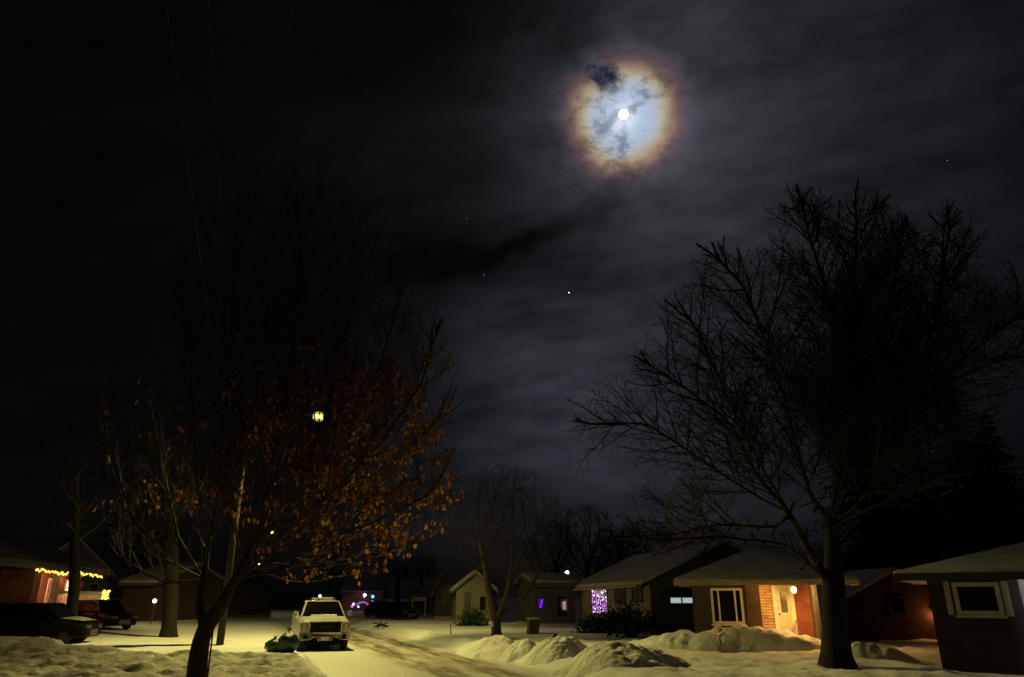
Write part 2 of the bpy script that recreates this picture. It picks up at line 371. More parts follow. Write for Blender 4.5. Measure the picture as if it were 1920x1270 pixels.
def snow_pile(c, rx, ry, h, rz, seed, label, lump=.35, ridge=None, groove=0.0):
    c = Vector((c[0], c[1], 0)); g0 = gz(c.x, c.y)
    nr, na = 44, 130; mb = MB()
    for i in range(nr + 1):
        r = i / nr
        for j in range(na):
            a = 2 * math.pi * j / na
            edge = 1 + .25 * noise.noise(Vector((math.cos(a) * 1.6, math.sin(a) * 1.6, seed)))
            x = math.cos(a) * r * rx * edge; y = math.sin(a) * r * ry * edge
            f = (1 - r * r) ** 1.35 if r < 1 else 0
            if ridge: f *= ridge(x / rx)
            q3 = Vector((x * 1.0 + seed, y * 1.0, seed))
            n1 = noise.fractal(q3, 1, 2, 4); d = noise.voronoi(q3 * 1.9 + Vector((n1, 0, 0)))[0]; d2 = noise.voronoi(q3 * 4.5)[0]
            ch = (d[1] - d[0]); n3 = noise.fractal(q3 * 6, 1, 2, 3)
            z = h * f * (1 + lump * n1) + min(1, 3 * f) * (.16 * lump * (min(ch, .5) - .2) + .07 * lump * (min(d2[1] - d2[0], .4) - .15) + .018 * n3) - .2 * (r ** 4)
            if groove: z += groove * min(1, 2.5 * f) * (noise.noise(Vector((x * 2.6 - y * 1.5, (x + y) * .4, seed))) + .5 * noise.noise(Vector((x * 6.0 - y * 3.2, (x + y) * .8, seed))))
            wx = c.x + x * math.cos(rz) - y * math.sin(rz); wy = c.y + x * math.sin(rz) + y * math.cos(rz)
            mb.v.append(Vector((x, y, z + gz(wx, wy) - g0)))
    for i in range(nr):
        for j in range(na):
            q = (j + 1) % na; mb.f.append((i * na + j, i * na + q, (i + 1) * na + q, (i + 1) * na + j))
    o = mb.build('snow_pile', PILE, smooth=True); o.location = (c.x, c.y, g0 - .02); o.rotation_euler = (0, 0, rz)
    return tag(o, label, 'snow pile', 'ploughed snow piles along the right side of the road')
snow_pile((-.9, 28.9), 2.9, 1.3, .48, R(105), 1.3, 'long low snow bank in front of the small forked tree', .25)
snow_pile((.25, 26.6), .85, .8, .36, 0, 2.7, 'small lumpy snow heap between the low bank and the round peaked pile', .32)
snow_pile((1.45, 24.7), 1.4, 1.5, .50, .3, 4.1, 'round peaked snow pile with a dark cap behind it', .25)
snow_pile((3.0, 21.9), 2.5, 1.7, .46, R(12), 6.6, 'broad foreground snow pile reaching the bottom of the picture beside the road', .26)
snow_pile((7.6, 28.4), 4.6, 1.4, .74, R(-13), 9.2, 'long snow ridge in front of the brick house, lit orange by the porch lamp', .30, ridge=lambda u: .72 + .35 * sstep(u, -.6, .5), groove=.09)
snow_pile((11.2, 24.6), 1.7, .8, .42, R(-20), 11.7, 'low snow mound between the big bare tree and the dark house corner', .3)

# ------------------------------------------------------------------ trees
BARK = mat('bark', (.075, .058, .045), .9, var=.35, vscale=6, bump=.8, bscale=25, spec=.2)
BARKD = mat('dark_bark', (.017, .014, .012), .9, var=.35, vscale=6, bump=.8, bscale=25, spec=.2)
TWIG = mat('twig', (.042, .032, .025), .85, var=.25, vscale=3, spec=.25)
NEEDLE = mat('needles', (.03, .045, .028), .8, var=.3, vscale=2, spec=.2)
def inpoly(x, y, poly):
    c = False; j = len(poly) - 1
    for i in range(len(poly)):
        xi, yi = poly[i]; xj, yj = poly[j]
        if (yi > y) != (yj > y) and x < (xj - xi) * (y - yi) / (yj - yi) + xi: c = not c
        j = i
    return c
def colonize(attr, nodes, par, step, di, dk, iters, trop, rnd):
    alive = [Vector(a) for a in attr]; nodes = list(nodes); par = list(par); seen = set()
    for it in range(iters):
        if not alive: break
        kd = kdtree.KDTree(len(nodes))
        for i, p in enumerate(nodes): kd.insert(p, i)
        kd.balance(); acc = {}; keep = []
        for a in alive:
            p, i, d = kd.find(a)
            if d < dk: continue
            keep.append(a)
            if d < di:
                v = (a - p) / d
                acc[i] = acc.get(i, Vector((0, 0, 0))) + v
        alive = keep; grew = 0
        for i, v in acc.items():
            if v.length < 1e-6: continue
            pd = (nodes[i] - nodes[par[i]]).normalized() if par[i] >= 0 else Vector((0, 0, 1))
            v = v.normalized(); v = v + pd * (.75 if v.dot(pd) > .2 else .2) + trop + Vector((rnd.uniform(-1, 1), rnd.uniform(-1, 1), rnd.uniform(-1, 1))) * .16
            q = nodes[i] + v.normalized() * step * rnd.uniform(.85, 1.1)
            key = (i, round(q.x / (step * .5)), round(q.y / (step * .5)), round(q.z / (step * .5)))
            if key in seen: continue
            seen.add(key); nodes.append(q); par.append(i); grew += 1
        if not grew: di *= 1.3
        if len(nodes) > 26000: break
    return nodes, par
def skeleton_mesh(nodes, par, r_tip, expo, r_trunk, split_r, rnd, twigs=2, twig_len=(.25, .7), up=.2, twig_r=.004, scale_all=1.0):
    n = len(nodes); ch = [[] for _ in range(n)]
    for i, p in enumerate(par):
        if p >= 0: ch[p].append(i)
    order = sorted(range(n), key=lambda i: -i); rad = [0.0] * n
    # children always come after their parent in the list
    for i in order:
        rad[i] = r_tip if not ch[i] else sum(rad[c] ** expo for c in ch[i]) ** (1 / expo)
    k = r_trunk / rad[0]
    g = math.log(r_trunk / r_tip) / math.log(max(rad[0] / r_tip, 1.01))
    rad = [r_tip * (r / r_tip) ** g for r in rad]
    rad = [max(r_tip, r * (r / r_trunk) ** .18) for r in rad]
    thick, thin = MB(), MB()
    stack = [0]; pend = [(0, None)]
    while pend:
        i, frm = pend.pop(); pts = []; rs = []
        if frm is not None: pts.append(nodes[frm]); rs.append(min(rad[frm], rad[i] * 1.6))
        while True:
            pts.append(nodes[i]); rs.append(rad[i])
            if not ch[i]: break
            c = sorted(ch[i], key=lambda c: -rad[c])
            for o in c[1:]: pend.append((o, i))
            i = c[0]
        if len(pts) < 2: continue
        if rs[0] > .05:
            wn = 5; rs = [sum(rs[max(0, q - wn):q + wn + 1]) / len(rs[max(0, q - wn):q + wn + 1]) for q in range(len(rs))]
        # smooth the polyline a little
        for _ in range(1):
            sm = [pts[0]] + [(pts[q - 1] + pts[q] * 2 + pts[q + 1]) / 4 for q in range(1, len(pts) - 1)] + [pts[-1]]; pts = sm
        # thick lead goes to the trunk mesh, the rest to the crown
        q = 0
        while q < len(rs) and rs[q] > split_r: q += 1
        if q >= 2:
            thick.path(pts[:q], rs[:q], 9, cap=True)
            a = max(q - 1, 0)
        else: a = 0
        if len(pts) - a >= 2: thin.path(pts[a:], rs[a:], 5 if rs[a] > .025 else 3, cap=False)
    for i in range(n):
        if rad[i] < r_tip * 4.5:
            par_d = (nodes[i] - nodes[par[i]]).normalized() if par[i] >= 0 else Vector((0, 0, 1))
            for _ in range(twigs if not ch[i] else (1 if rnd.random() < .6 else 0)):
                d = (par_d + Vector((rnd.uniform(-1, 1), rnd.uniform(-1, 1), rnd.uniform(-1, 1) + up)) * .75).normalized()
                L = rnd.uniform(*twig_len); mid = nodes[i] + d * L * .5 + Vector((rnd.uniform(-1, 1), rnd.uniform(-1, 1), rnd.uniform(-.5, 1))) * L * .07
                thin.path([nodes[i], mid, nodes[i] + d * L], [twig_r * 1.3, twig_r, twig_r * .5], 3, cap=False)
    return thick, thin, rad
def shift(mb, o): 
    for i, v in enumerate(mb.v): mb.v[i] = Vector(v) - o
def bare_tree(name, base, poly, Y, depth, count, limbs, r_trunk, seed, label, group=None, step=.32, trop=Vector((0, 0, .25)), r_tip=.006, expo=2.3, split=.09,
              twigs=2, twig_len=(.25, .7), up=.2, twig_r=.004, bark=None, clump=75.0, dk=.42, di=3.0):
    rnd = random.Random(seed); base = Vector(base)
    xs = [p[0] for p in poly]; ys = [p[1] for p in poly]; attr = []
    cx, cy = sum(xs) / len(xs), sum(ys) / len(ys); hx = (max(xs) - min(xs)) / 2; hy = (max(ys) - min(ys)) / 2
    while len(attr) < count:
        px = rnd.uniform(min(xs), max(xs)); py = rnd.uniform(min(ys), max(ys))
        if not inpoly(px, py, poly): continue
        if noise.noise(Vector((px / clump, py / clump, seed))) < rnd.uniform(-.75, .12): continue
        e = math.sqrt(max(0.05, 1 - ((px - cx) / hx) ** 2 * .9 - ((py - cy) / hy) ** 2 * .5 * 1))
        attr.append(at(px, py, Y + rnd.uniform(-1, 1) * depth * e))
    nodes = [base - Vector((0, 0, .3))]; par = [-1]
    def seg(i0, pts):
        i = i0
        for p in pts:
            p = Vector(p); d = p - nodes[i]; k = max(1, int(d.length / step))
            a = nodes[i].copy()
            for q in range(1, k + 1):
                nodes.append(a + d * q / k + Vector((rnd.uniform(-1, 1), rnd.uniform(-1, 1), 0)) * step * .06); par.append(i); i = len(nodes) - 1
        return i
    ends = {'root': 0}
    for nm, frm, pts in limbs:
        ends[nm] = seg(ends[frm], [at(px, py, Y + dy) for px, py, dy in pts])
    nodes, par = colonize(attr, nodes, par, step, di, dk, 140, trop, rnd)
    thick, thin, rad = skeleton_mesh(nodes, par, r_tip, expo, r_trunk, split, rnd, twigs, twig_len, up, twig_r)
    shift(thick, base); shift(thin, base)
    # root flare
    for v in thick.v:
        if v.z < .45:
            k = 1 + .55 * (1 - max(v.z, -.3) / .45) ** 2 * .6; v.x *= k; v.y *= k
    t = thing(name, base, 0, label, 'tree', group)
    thick.build('trunk', bark or BARK, t, smooth=True); thin.build('crown', TWIG, t, smooth=True)
    return t, nodes, par, rad
def topix(p):
    d = p - CAM; zc = d.y * CP + d.z * SP
    return 960 + FPX * d.x / zc, 635 - FPX * (-d.y * SP + d.z * CP) / zc
def fan_tree(name, base, poly, Y, limbs, r_trunk, seed, label, step, levels, up, split, bark, r_tip, skip=0.0, tol=14, expo=2.0, avoid=None, twig=None):
    """limbs first, then side branches, branchlets and twigs that leave their parent at an angle and run straight outward"""
    rnd = random.Random(seed); base = Vector(base); nodes = [base - Vector((0, 0, .3))]; par = [-1]
    ends = {'root': 0}; first = None
    for nm, frm, pts in limbs:
        i = ends[frm]
        for px, py, dy in pts:
            p = at(px, py, Y + dy); d = p - nodes[i]; k = max(1, int(d.length / step)); a = nodes[i].copy()
            for q in range(1, k + 1):
                nodes.append(a + d * q / k + Vector((rnd.uniform(-1, 1), rnd.uniform(-1, 1), rnd.uniform(-.5, .5))) * step * .10); par.append(i); i = len(nodes) - 1
        ends[nm] = i
        if first is None: first = i
    thick, thin, rad = skeleton_mesh(nodes, par, r_tip, expo, r_trunk, split, rnd, 0)
    tips = []
    def grow(p, d, L, lev, r0):
        ang, lenf, gap, r_end, nseg = levels[lev][:5]
        n = max(2, int(nseg)); pts = [p.copy()]; rs = [r0]; dd = d.copy(); q = p.copy(); out = True
        for k in range(n):
            dd = (dd + Vector((rnd.gauss(0, .10), rnd.gauss(0, .10), rnd.gauss(0, .08) + up * .22))).normalized(); q = q + dd * (L / n); pts.append(q.copy()); rs.append(r0 + (r_end - r0) * (k + 1) / n)
            x, y = topix(q)
            t_ = rnd.uniform(-1, 1) * tol
            if not inpoly(x + t_, y + t_, poly): break
            if avoid and (q - avoid[0]).cross(avoid[1]).length < avoid[2]: break
        thin.path(pts, rs, 4 if r0 > .02 else 3, cap=False)
        tot = sum((pts[i + 1] - pts[i]).length for i in range(len(pts) - 1))
        if lev >= 1: tips.extend(pts[1:])
        if lev + 1 < len(levels):
            side(pts, rs, lev + 1, tot)
    def side(pts, rs, lev, tot, s0=.12):
        ang, lenf, gap, r_end, nseg, lmin, lmax, rmax = levels[lev]
        s_ = tot * s0 + rnd.random() * gap; acc = 0.0; flip = rnd.choice((-1, 1)); az = rnd.uniform(0, 6.28)
        for i in range(len(pts) - 1):
            seg = pts[i + 1] - pts[i]; l = seg.length
            if l < 1e-6: continue
            while s_ <= acc + l:
                f = (s_ - acc) / l; p = pts[i] + seg * f; d = seg / l; o = d.orthogonal().normalized(); az += 2.4 + rnd.gauss(0, .5)
                o.rotate(Matrix.Rotation(az, 3, d)); a = math.radians(rnd.gauss(ang, 8))
                nd = (d * math.cos(a) + o * math.sin(a) + Vector((0, 0, up * .35))).normalized()
                rem = 1 - s_ / tot * .45
                L = min(lmax, max(lmin, tot * lenf * rem)) * rnd.uniform(.6, 1.2)
                r = min((rs[i] + (rs[i + 1] - rs[i]) * f) * .62, rmax)
                grow(p, nd, L, lev, max(r, r_end)); s_ += gap * rnd.uniform(.6, 1.5)
            acc += l
    # limbs as chains
    ch = [[] for _ in nodes]
    for i, p in enumerate(par):
        if p >= 0: ch[p].append(i)
    pend = [first]
    while pend:
        i = pend.pop(); pts = [nodes[i]]; rs = [rad[i]]
        while ch[i]:
            c = sorted(ch[i], key=lambda c: -rad[c]); pend.extend(c[1:]); i = c[0]; pts.append(nodes[i]); rs.append(rad[i])
        tot = sum((pts[k + 1] - pts[k]).length for k in range(len(pts) - 1))
        if tot > step * 2: side(pts, rs, 0, tot, skip)
        if not ch[i] and len(pts) > 1:
            for _ in range(2): grow(pts[-1], ((pts[-1] - pts[-2]).normalized() + Vector((rnd.gauss(0, .25), rnd.gauss(0, .25), rnd.gauss(0, .15)))).normalized(), levels[0][5], 0, rs[-1])
    shift(thick, base); shift(thin, base)
    for v in thick.v:
        if v.z < .45:
            k = 1 + .33 * (1 - max(v.z, -.3) / .45) ** 2; v.x *= k; v.y *= k
    t = thing(name, base, 0, label, 'tree')
    thick.build('trunk', bark, t, smooth=True); thin.build('crown', twig or TWIG, t, smooth=True)
    return t, tips
# big bare maple on the right
GR = at(1568, 1258, 21.4); GR.z = gz(GR.x, GR.y)
fan_tree('maple_tree', GR, [(1062, 815), (1100, 720), (1150, 715), (1195, 660), (1225, 575), (1260, 560), (1300, 480), (1350, 460), (1385, 480), (1440, 450), (1445, 395), (1505, 348), (1560, 375), (1620, 350), (1690, 405), (1720, 440), (1770, 375),
          (1830, 450), (1880, 470), (1925, 560), (1975, 690), (1900, 830), (1750, 930), (1650, 965), (1560, 900), (1480, 940), (1400, 960), (1340, 1030), (1170, 1025), (1190, 960), (1090, 890)], 21.4,
          [('base', 'root', [(1566, 1160, 0), (1563, 1100, 0)]),
           ('ll', 'base', [(1530, 1055, -.1), (1480, 965, -.3)]),
           ('l1', 'll', [(1418, 891, -.6), (1369, 793, -.8), (1295, 735, -1.0), (1222, 690, -1.1)]),
           ('l2', 'll', [(1381, 909, .9), (1295, 848, 1.6), (1210, 793, 2.1), (1110, 795, 2.4)]),
           ('l3', 'l1', []),
           ('l4', 'll', [(1443, 900, .4), (1394, 815, .9), (1345, 703, 1.2), (1295, 600, 1.3)]),
           ('cc', 'base', [(1562, 1040, .1), (1560, 985, .1)]),
           ('c1', 'cc', [(1520, 930, -.9), (1495, 850, -1.4), (1468, 737, -2.0), (1430, 627, -2.4), (1394, 535, -2.5), (1350, 490, -2.5)]),
           ('c2', 'cc', [(1572, 811, .1), (1578, 688, .2), (1555, 565, .3), (1516, 443, .3), (1500, 375, .3)]),
           ('c3', 'cc', [(1574, 900, 1.0), (1590, 750, 1.8), (1600, 596, 2.2), (1606, 473, 2.3), (1606, 390, 2.3)]),
           ('r1', 'cc', [(1585, 872, -1.0), (1618, 750, -1.7), (1664, 596, -2.2), (1688, 443, -2.3)]),
           ('r2', 'cc', [(1585, 934, .5), (1652, 842, 1.1), (1713, 725, 1.6), (1756, 584, 1.9), (1780, 430, 2.0)]),
           ('r3', 'cc', [(1600, 955, -.6), (1664, 872, -1.6), (1756, 713, -2.4), (1848, 639, -3.0), (1915, 590, -3.2)]),
           ('r4', 'cc', [(1584, 975, -.4), (1664, 935, -1.2), (1774, 890, -2.0)]),
           ('w1', 'll', [(1455, 990, -.9), (1345, 983, -1.6), (1277, 1000, -2.0)]),
           ('w2', 'base', [(1474, 1020, -1.4), (1350, 1008, -2.2), (1253, 1014, -2.8), (1175, 1010, -3.0)])],
          .40, 11, 'huge bare maple with wide spreading branches in front of the brick house', .3,
          # angle, length share, gap, end radius, pieces, shortest, longest, thickest
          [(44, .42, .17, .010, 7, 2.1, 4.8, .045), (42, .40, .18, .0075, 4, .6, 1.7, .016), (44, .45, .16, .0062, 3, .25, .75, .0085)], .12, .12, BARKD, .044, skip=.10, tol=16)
# the young tree in the foreground that kept its leaves
Y1 = 15.0; GL = at(365, 1335, Y1); GL.z = gz(GL.x, GL.y)
t1, nd1 = fan_tree('pear_tree', GL, [(180, 930), (185, 700), (240, 520), (330, 420), (430, 370), (540, 300), (640, 340), (740, 430), (800, 560), (850, 680), (862, 820), (858, 960), (800, 1050), (680, 1095),
          (560, 1120), (470, 1135), (400, 1110), (320, 1100), (250, 1070), (190, 1010)], Y1,
          [('fork', 'root', [(372, 1245, 0), (382, 1182, 0)]),
           ('L', 'fork', [(374, 1135, .1), (382, 1085, .15)]), ('R', 'fork', [(418, 1135, -.1), (440, 1085, -.2)]),
           ('L2', 'L', [(392, 1010, .2)]), ('R2', 'R', [(480, 1010, -.2)]),
           ('a', 'L2', [(410, 930, .2), (425, 760, .2), (438, 560, .1), (445, 420, .1)]),
           ('b', 'R2', [(500, 930, -.4), (530, 780, -.5), (555, 600, -.5), (565, 430, -.5)]),
           ('c', 'L', [(335, 1010, .4), (300, 860, .6), (270, 700, .6)]),
           ('d', 'R2', [(560, 920, .5), (640, 820, .9), (710, 690, 1.0), (750, 560, 1.0)]),
           ('j', 'R2', [(590, 950, -.2), (700, 850, -.5), (790, 720, -.6), (820, 620, -.6)]), ('k', 'R', [(530, 1010, .6), (640, 930, 1.1), (760, 850, 1.4), (830, 780, 1.4)]),
           ('m', 'R', [(530, 1070, .3), (650, 1055, .7), (770, 1020, .9)]), ('n', 'L', [(310, 1095, .4), (235, 1050, .7)]),
           ('e', 'R', [(560, 1030, -.7), (690, 985, -1.0), (800, 930, -1.1)]),
           ('f', 'L2', [(440, 940, .8), (475, 800, 1.2), (498, 620, 1.2)]),
           ('g', 'R2', [(540, 960, .1), (600, 820, .0), (645, 650, -.1), (670, 480, -.2)]),
           ('h', 'L', [(310, 1050, -.6), (245, 960, -.9), (205, 830, -1.0)]),
           ('i', 'L2', [(372, 920, -.7), (362, 780, -1.1), (350, 600, -1.2)])],
          .20, 23, 'young tree with clinging orange leaves and a low forked trunk in front', .16,
          [(34, .45, .115, .0044, 6, 1.3, 2.9, .020), (34, .40, .14, .0032, 4, .35, 1.0, .0075), (36, .45, .15, .0027, 2, .14, .45, .004)], .45, .055, BARK, .019, skip=.10, tol=22, avoid=(CAM, ray(597, 778).normalized(), .17), twig=mat('pale_twig', (.07, .052, .04), .8, var=.25, vscale=3, spec=.3))
# leaves: curled folded blades hanging from the thin twigs
LEAF = bpy.data.materials.new('dry_leaf'); LEAF.use_nodes = True; t = NT(LEAF.node_tree); b = t.n['Principled BSDF']
oi = t.new('ShaderNodeTexCoord').outputs['Object']
lf = t.noise(oi, 7.0, 2, .6)
lc = t.ramp(lf, [(.34, (.09, .035, .014)), (.46, (.26, .10, .026)), (.57, (.48, .21, .05)), (.70, (.66, .38, .11))], 'LINEAR')
t.l.new(lc, b.inputs['Base Color']); b.inputs['Roughness'].default_value = .6
tr = t.new('ShaderNodeBsdfTranslucent'); t.l.new(lc, tr.inputs[0]); mx = t.new('ShaderNodeMixShader'); mx.inputs[0].default_value = .5
out = t.n['Material Output']; t.l.new(b.outputs[0], mx.inputs[1]); t.l.new(tr.outputs[0], mx.inputs[2]); t.l.new(mx.outputs[0], out.inputs[0])
rnd = random.Random(5); mb = MB(); cand = list(range(len(nd1)))
cen = [at(px, py, Y1 + dy) for px, py, dy in ((660, 720, .6), (735, 760, .5), (600, 790, 0), (690, 810, .2), (780, 780, .3), (800, 950, -.8), (700, 960, .2), (610, 1020, 0), (740, 850, .4), (690, 730, .6), (520, 1060, 0), (300, 930, .2), (470, 960, 0), (420, 1040, 0), (820, 1000, -.6), (640, 900, 0), (840, 900, -.7), (570, 900, .2))]
wts = [1.7, 1.8, 1.5, 1.9, 1.6, 2.6, 2.2, 1.5, 1.5, .9, 1.1, .35, .45, .5, 2.0, 1.3, 1.6, .8]
def leaf(p, L):
    d = Vector((rnd.uniform(-.7, .7), rnd.uniform(-.7, .7), -1)).normalized(); s = d.orthogonal().normalized(); s.rotate(Matrix.Rotation(rnd.uniform(0, 6.3), 3, d)); nrm = d.cross(s)
    Wd = L * rnd.uniform(.5, .75); f = rnd.uniform(.15, .5); cu = rnd.uniform(-.3, .3)
    row = []
    for k, wk in ((0, .12), (.3, .85), (.65, .9), (1, .1)):
        c = p + d * L * k + nrm * cu * L * k * k
        row.append((c - s * Wd / 2 * wk + nrm * f * Wd * wk * .5, c, c + s * Wd / 2 * wk + nrm * f * Wd * wk * .5))
    i = len(mb.v)
    for r_ in row: mb.v += list(r_)
    for k in range(3):
        for j in (0, 1): mb.f.append((i + k * 3 + j, i + k * 3 + j + 1, i + k * 3 + j + 4, i + k * 3 + j + 3))
nleaf = 0
while nleaf < 3600:
    i = rnd.choice(cand); p = nd1[i]
    wv_ = .022
    for c, k in zip(cen, wts): wv_ = max(wv_, k * .42 * math.exp(-(p - c).length_squared / 1.1))
    if p.z > 7.2: wv_ *= .4
    if rnd.random() > wv_: continue
    lx, ly = topix(p)
    if abs(lx - 597) < 30 and abs(ly - 778) < 30: continue
    for _ in range(rnd.choice((1, 2, 3, 5, 7))):
        leaf(p + Vector((rnd.gauss(0, .07), rnd.gauss(0, .07), rnd.gauss(-.03, .07))), rnd.choice((.06, .08, .10, .14)) * rnd.uniform(.85, 1.2)); nleaf += 1
shift(mb, GL); mb.build('leaves', LEAF, t1, smooth=True)

# small forked tree on the right-hand lawn
GM = at(932, 1198, 35); GM.z = gz(GM.x, GM.y)
tm = bare_tree('street_tree', GM, [(835, 1010), (850, 940), (890, 890), (950, 875), (1010, 890), (1050, 935), (1060, 1010), (1030, 1070), (960, 1090), (880, 1075)], 35, 2.2, 2600,
          [('fork', 'root', [(930, 1165, 0)]), ('a', 'fork', [(918, 1110, .2), (905, 1040, .3)]), ('b', 'fork', [(948, 1120, -.2), (960, 1060, -.3)]), ('c', 'fork', [(985, 1115, .5), (1020, 1060, .6)])],
          .26, 31, 'small bare forked tree on the lawn behind the low snow bank', trop=Vector((0, 0, .4)), step=.2, dk=.24, di=1.6, split=.07, r_tip=.007, twig_r=.006, twig_len=(.2, .6), up=.6, expo=2.05)[0]
MB().box((0, 0, 0), (.22, .12, .16)).ball((0, -.02, .09), .13, 8, 5, .5).build('bird_box', mat('pale_wood', (.8, .76, .66), .8), tm, bevel=.02, loc=at(921, 1172, 34.7) - GM)
# dark trunks on the left
def yard_tree(px, py, Y, top, wpx, r, seed, label, cnt=1100):
    g = at(px, py, Y); g.z = gz(g.x, g.y)
    k = wpx
    return bare_tree('yard_tree', g, [(px - k, top + 120), (px - k * .6, top + 20), (px, top), (px + k * .6, top + 20), (px + k, top + 120), (px + k * .7, top + 210), (px - k * .7, top + 210)], Y, 2.6, cnt,
        [('fork', 'root', [(px + 2, py - 60, 0), (px + 4, top + 230, 0)])], r, seed, label, 'bare yard trees beyond the drive', trop=Vector((0, 0, .3)), step=.35, dk=.45, di=2.5, split=.08, r_tip=.01, twig_r=.006, bark=BARKD, expo=2.05)[0]
yard_tree(318, 1190, 38, 760, 110, .36, 41, 'stout dark trunk beyond the drive, left of the leafy young tree')
yard_tree(137, 1165, 34.5, 800, 110, .24, 42, 'slim dark trunk in front of the porch with lights')
def conifer(base, H, rb, seed, label, group='dark evergreens', dens=1.0):
    rnd = random.Random(seed); t = thing('spruce_tree', base, 0, label, 'tree', group)
    MB().path([(0, 0, -.3), (0, 0, H * .6), (0, 0, H)], [.22, .12, .02], 7).build('trunk', BARKD, t, smooth=True)
    mb = MB(); z = H * .06
    while z < H * .985:
        r = rb * (1 - z / H) ** .8 * rnd.uniform(.75, 1.12) + .12; nb = int(6 + 5 * r)
        for k in range(int(nb * dens)):
            a = rnd.uniform(0, 6.283); L = r * rnd.uniform(.6, 1.08); dz = -L * rnd.uniform(.1, .4)
            ca, sa = math.cos(a), math.sin(a); m = max(3, int(L / .3))
            for q in range(m):
                f = (q + rnd.random()) / m; p = Vector((ca * L * f, sa * L * f, z + dz * f + .12 * math.sin(f * 3)))
                for sgn in (-1, 1):
                    l2 = (.22 + .4 * (1 - f)) * rnd.uniform(.6, 1.2); ang = a + sgn * rnd.uniform(.5, 1.2)
                    e = p + Vector((math.cos(ang) * l2, math.sin(ang) * l2, -l2 * rnd.uniform(.05, .6))); wd = Vector((-math.sin(ang), math.cos(ang), rnd.uniform(-.6, .6))) * .06
                    i = len(mb.v); mb.v += [p - wd, p + wd, e + wd * .4, e - wd * .4]; mb.f.append((i, i + 1, i + 2, i + 3))
        z += rnd.uniform(.16, .30)
    mb.build('crown', NEEDLE, t); return t
def G(px, Y): 
    p = at(px, 1150, Y); p.z = gz(p.x, p.y) if abs(p.y) < 60 else .2; return p
for px, Y, top, rb, sd, lb in ((1672, 44, 545, 4.8, 51, 'tall dark spruce behind the big bare maple'), (1860, 42, 690, 4.6, 52, 'broad dark spruce behind the dark house'), (1765, 46, 800, 4.2, 53, 'shorter dark spruce between the two tallest spruces'), (1925, 45, 780, 5.0, 54, 'dark spruce cut by the right edge of the picture')):
    conifer(G(px, Y), at(px, top, Y).z, rb, sd, lb)
def far_tree(px, Y, top, wpx, seed, label, cnt=700):
    g = G(px, Y); h = wpx
    bare_tree('far_tree', g, [(px - h, top + h), (px - h * .5, top + 10), (px, top), (px + h * .5, top + 12), (px + h, top + h), (px + h * .5, 1085), (px - h * .5, 1085)], Y, 3.2, cnt, [('fork', 'root', [(px, 1110, 0)])], .3, seed, label, 'bare trees behind the far houses', step=.4, dk=.42, di=3, r_tip=.016, twig_r=.013, split=.1, bark=BARKD, twig_len=(.3, .9), twigs=3)
far_tree(1100, 62, 950, 75, 75, 'dark rounded tree behind the roof of the yellow walled house', 1500)
far_tree(1165, 66, 985, 65, 76, 'lower dark tree right of the one above the yellow walled house', 1200)
far_tree(1035, 70, 975, 60, 77, 'dark tree beside the distant white lamp', 1200)
far_tree(790, 84, 1040, 45, 78, 'far dark tree behind the pale porch roof', 900)
far_tree(745, 96, 1050, 40, 79, 'far tree at the end of the street', 700)
far_tree(1210, 56, 975, 70, 71, 'bare tree behind the ridge of the yellow walled house')
far_tree(1330, 58, 985, 60, 72, 'bare tree rising behind the grey gable')
far_tree(618, 84, 1010, 60, 73, 'far bare tree above the colourful lights')
far_tree(250, 70, 960, 70, 74, 'bare tree behind the left-hand houses')

# ------------------------------------------------------------------ street lamps, poles and wires
WOOD = mat('pole_wood', (.016, .012, .009), .9, var=.3, vscale=3, bump=.5, bscale=12)
STEEL = mat('galvanised', (.05, .05, .045), .6)
LAMPC = (1.0, .84, .235)
LENS = emis('lamp_lens', (1.0, .82, .12), 22)
def pole(s, t_, label):
    p = xy(s, t_); r = thing('utility_pole', (p.x, p.y, .1), PSI, label, 'utility pole', 'utility poles along the left kerb')
    MB().path([(0, 0, -.3), (0, 0, 5), (0, 0, 10.6)], [.16, .14, .11], 12).build('pole', WOOD, r, smooth=True)
    MB().box((0, -.14, 9.1), (2.1, .1, .12)).build('crossarm', WOOD, r, bevel=.01)
    for x in (-1.0, -.5, .5):
        MB().path([(x, -.14, 9.16), (x, -.14, 9.2), (x, -.14, 9.24), (x, -.14, 9.3)], [.03, .05, .035, .05], 8).build('insulator', mat('porcelain', (.6, .6, .58), .3), r, smooth=True)
    return r
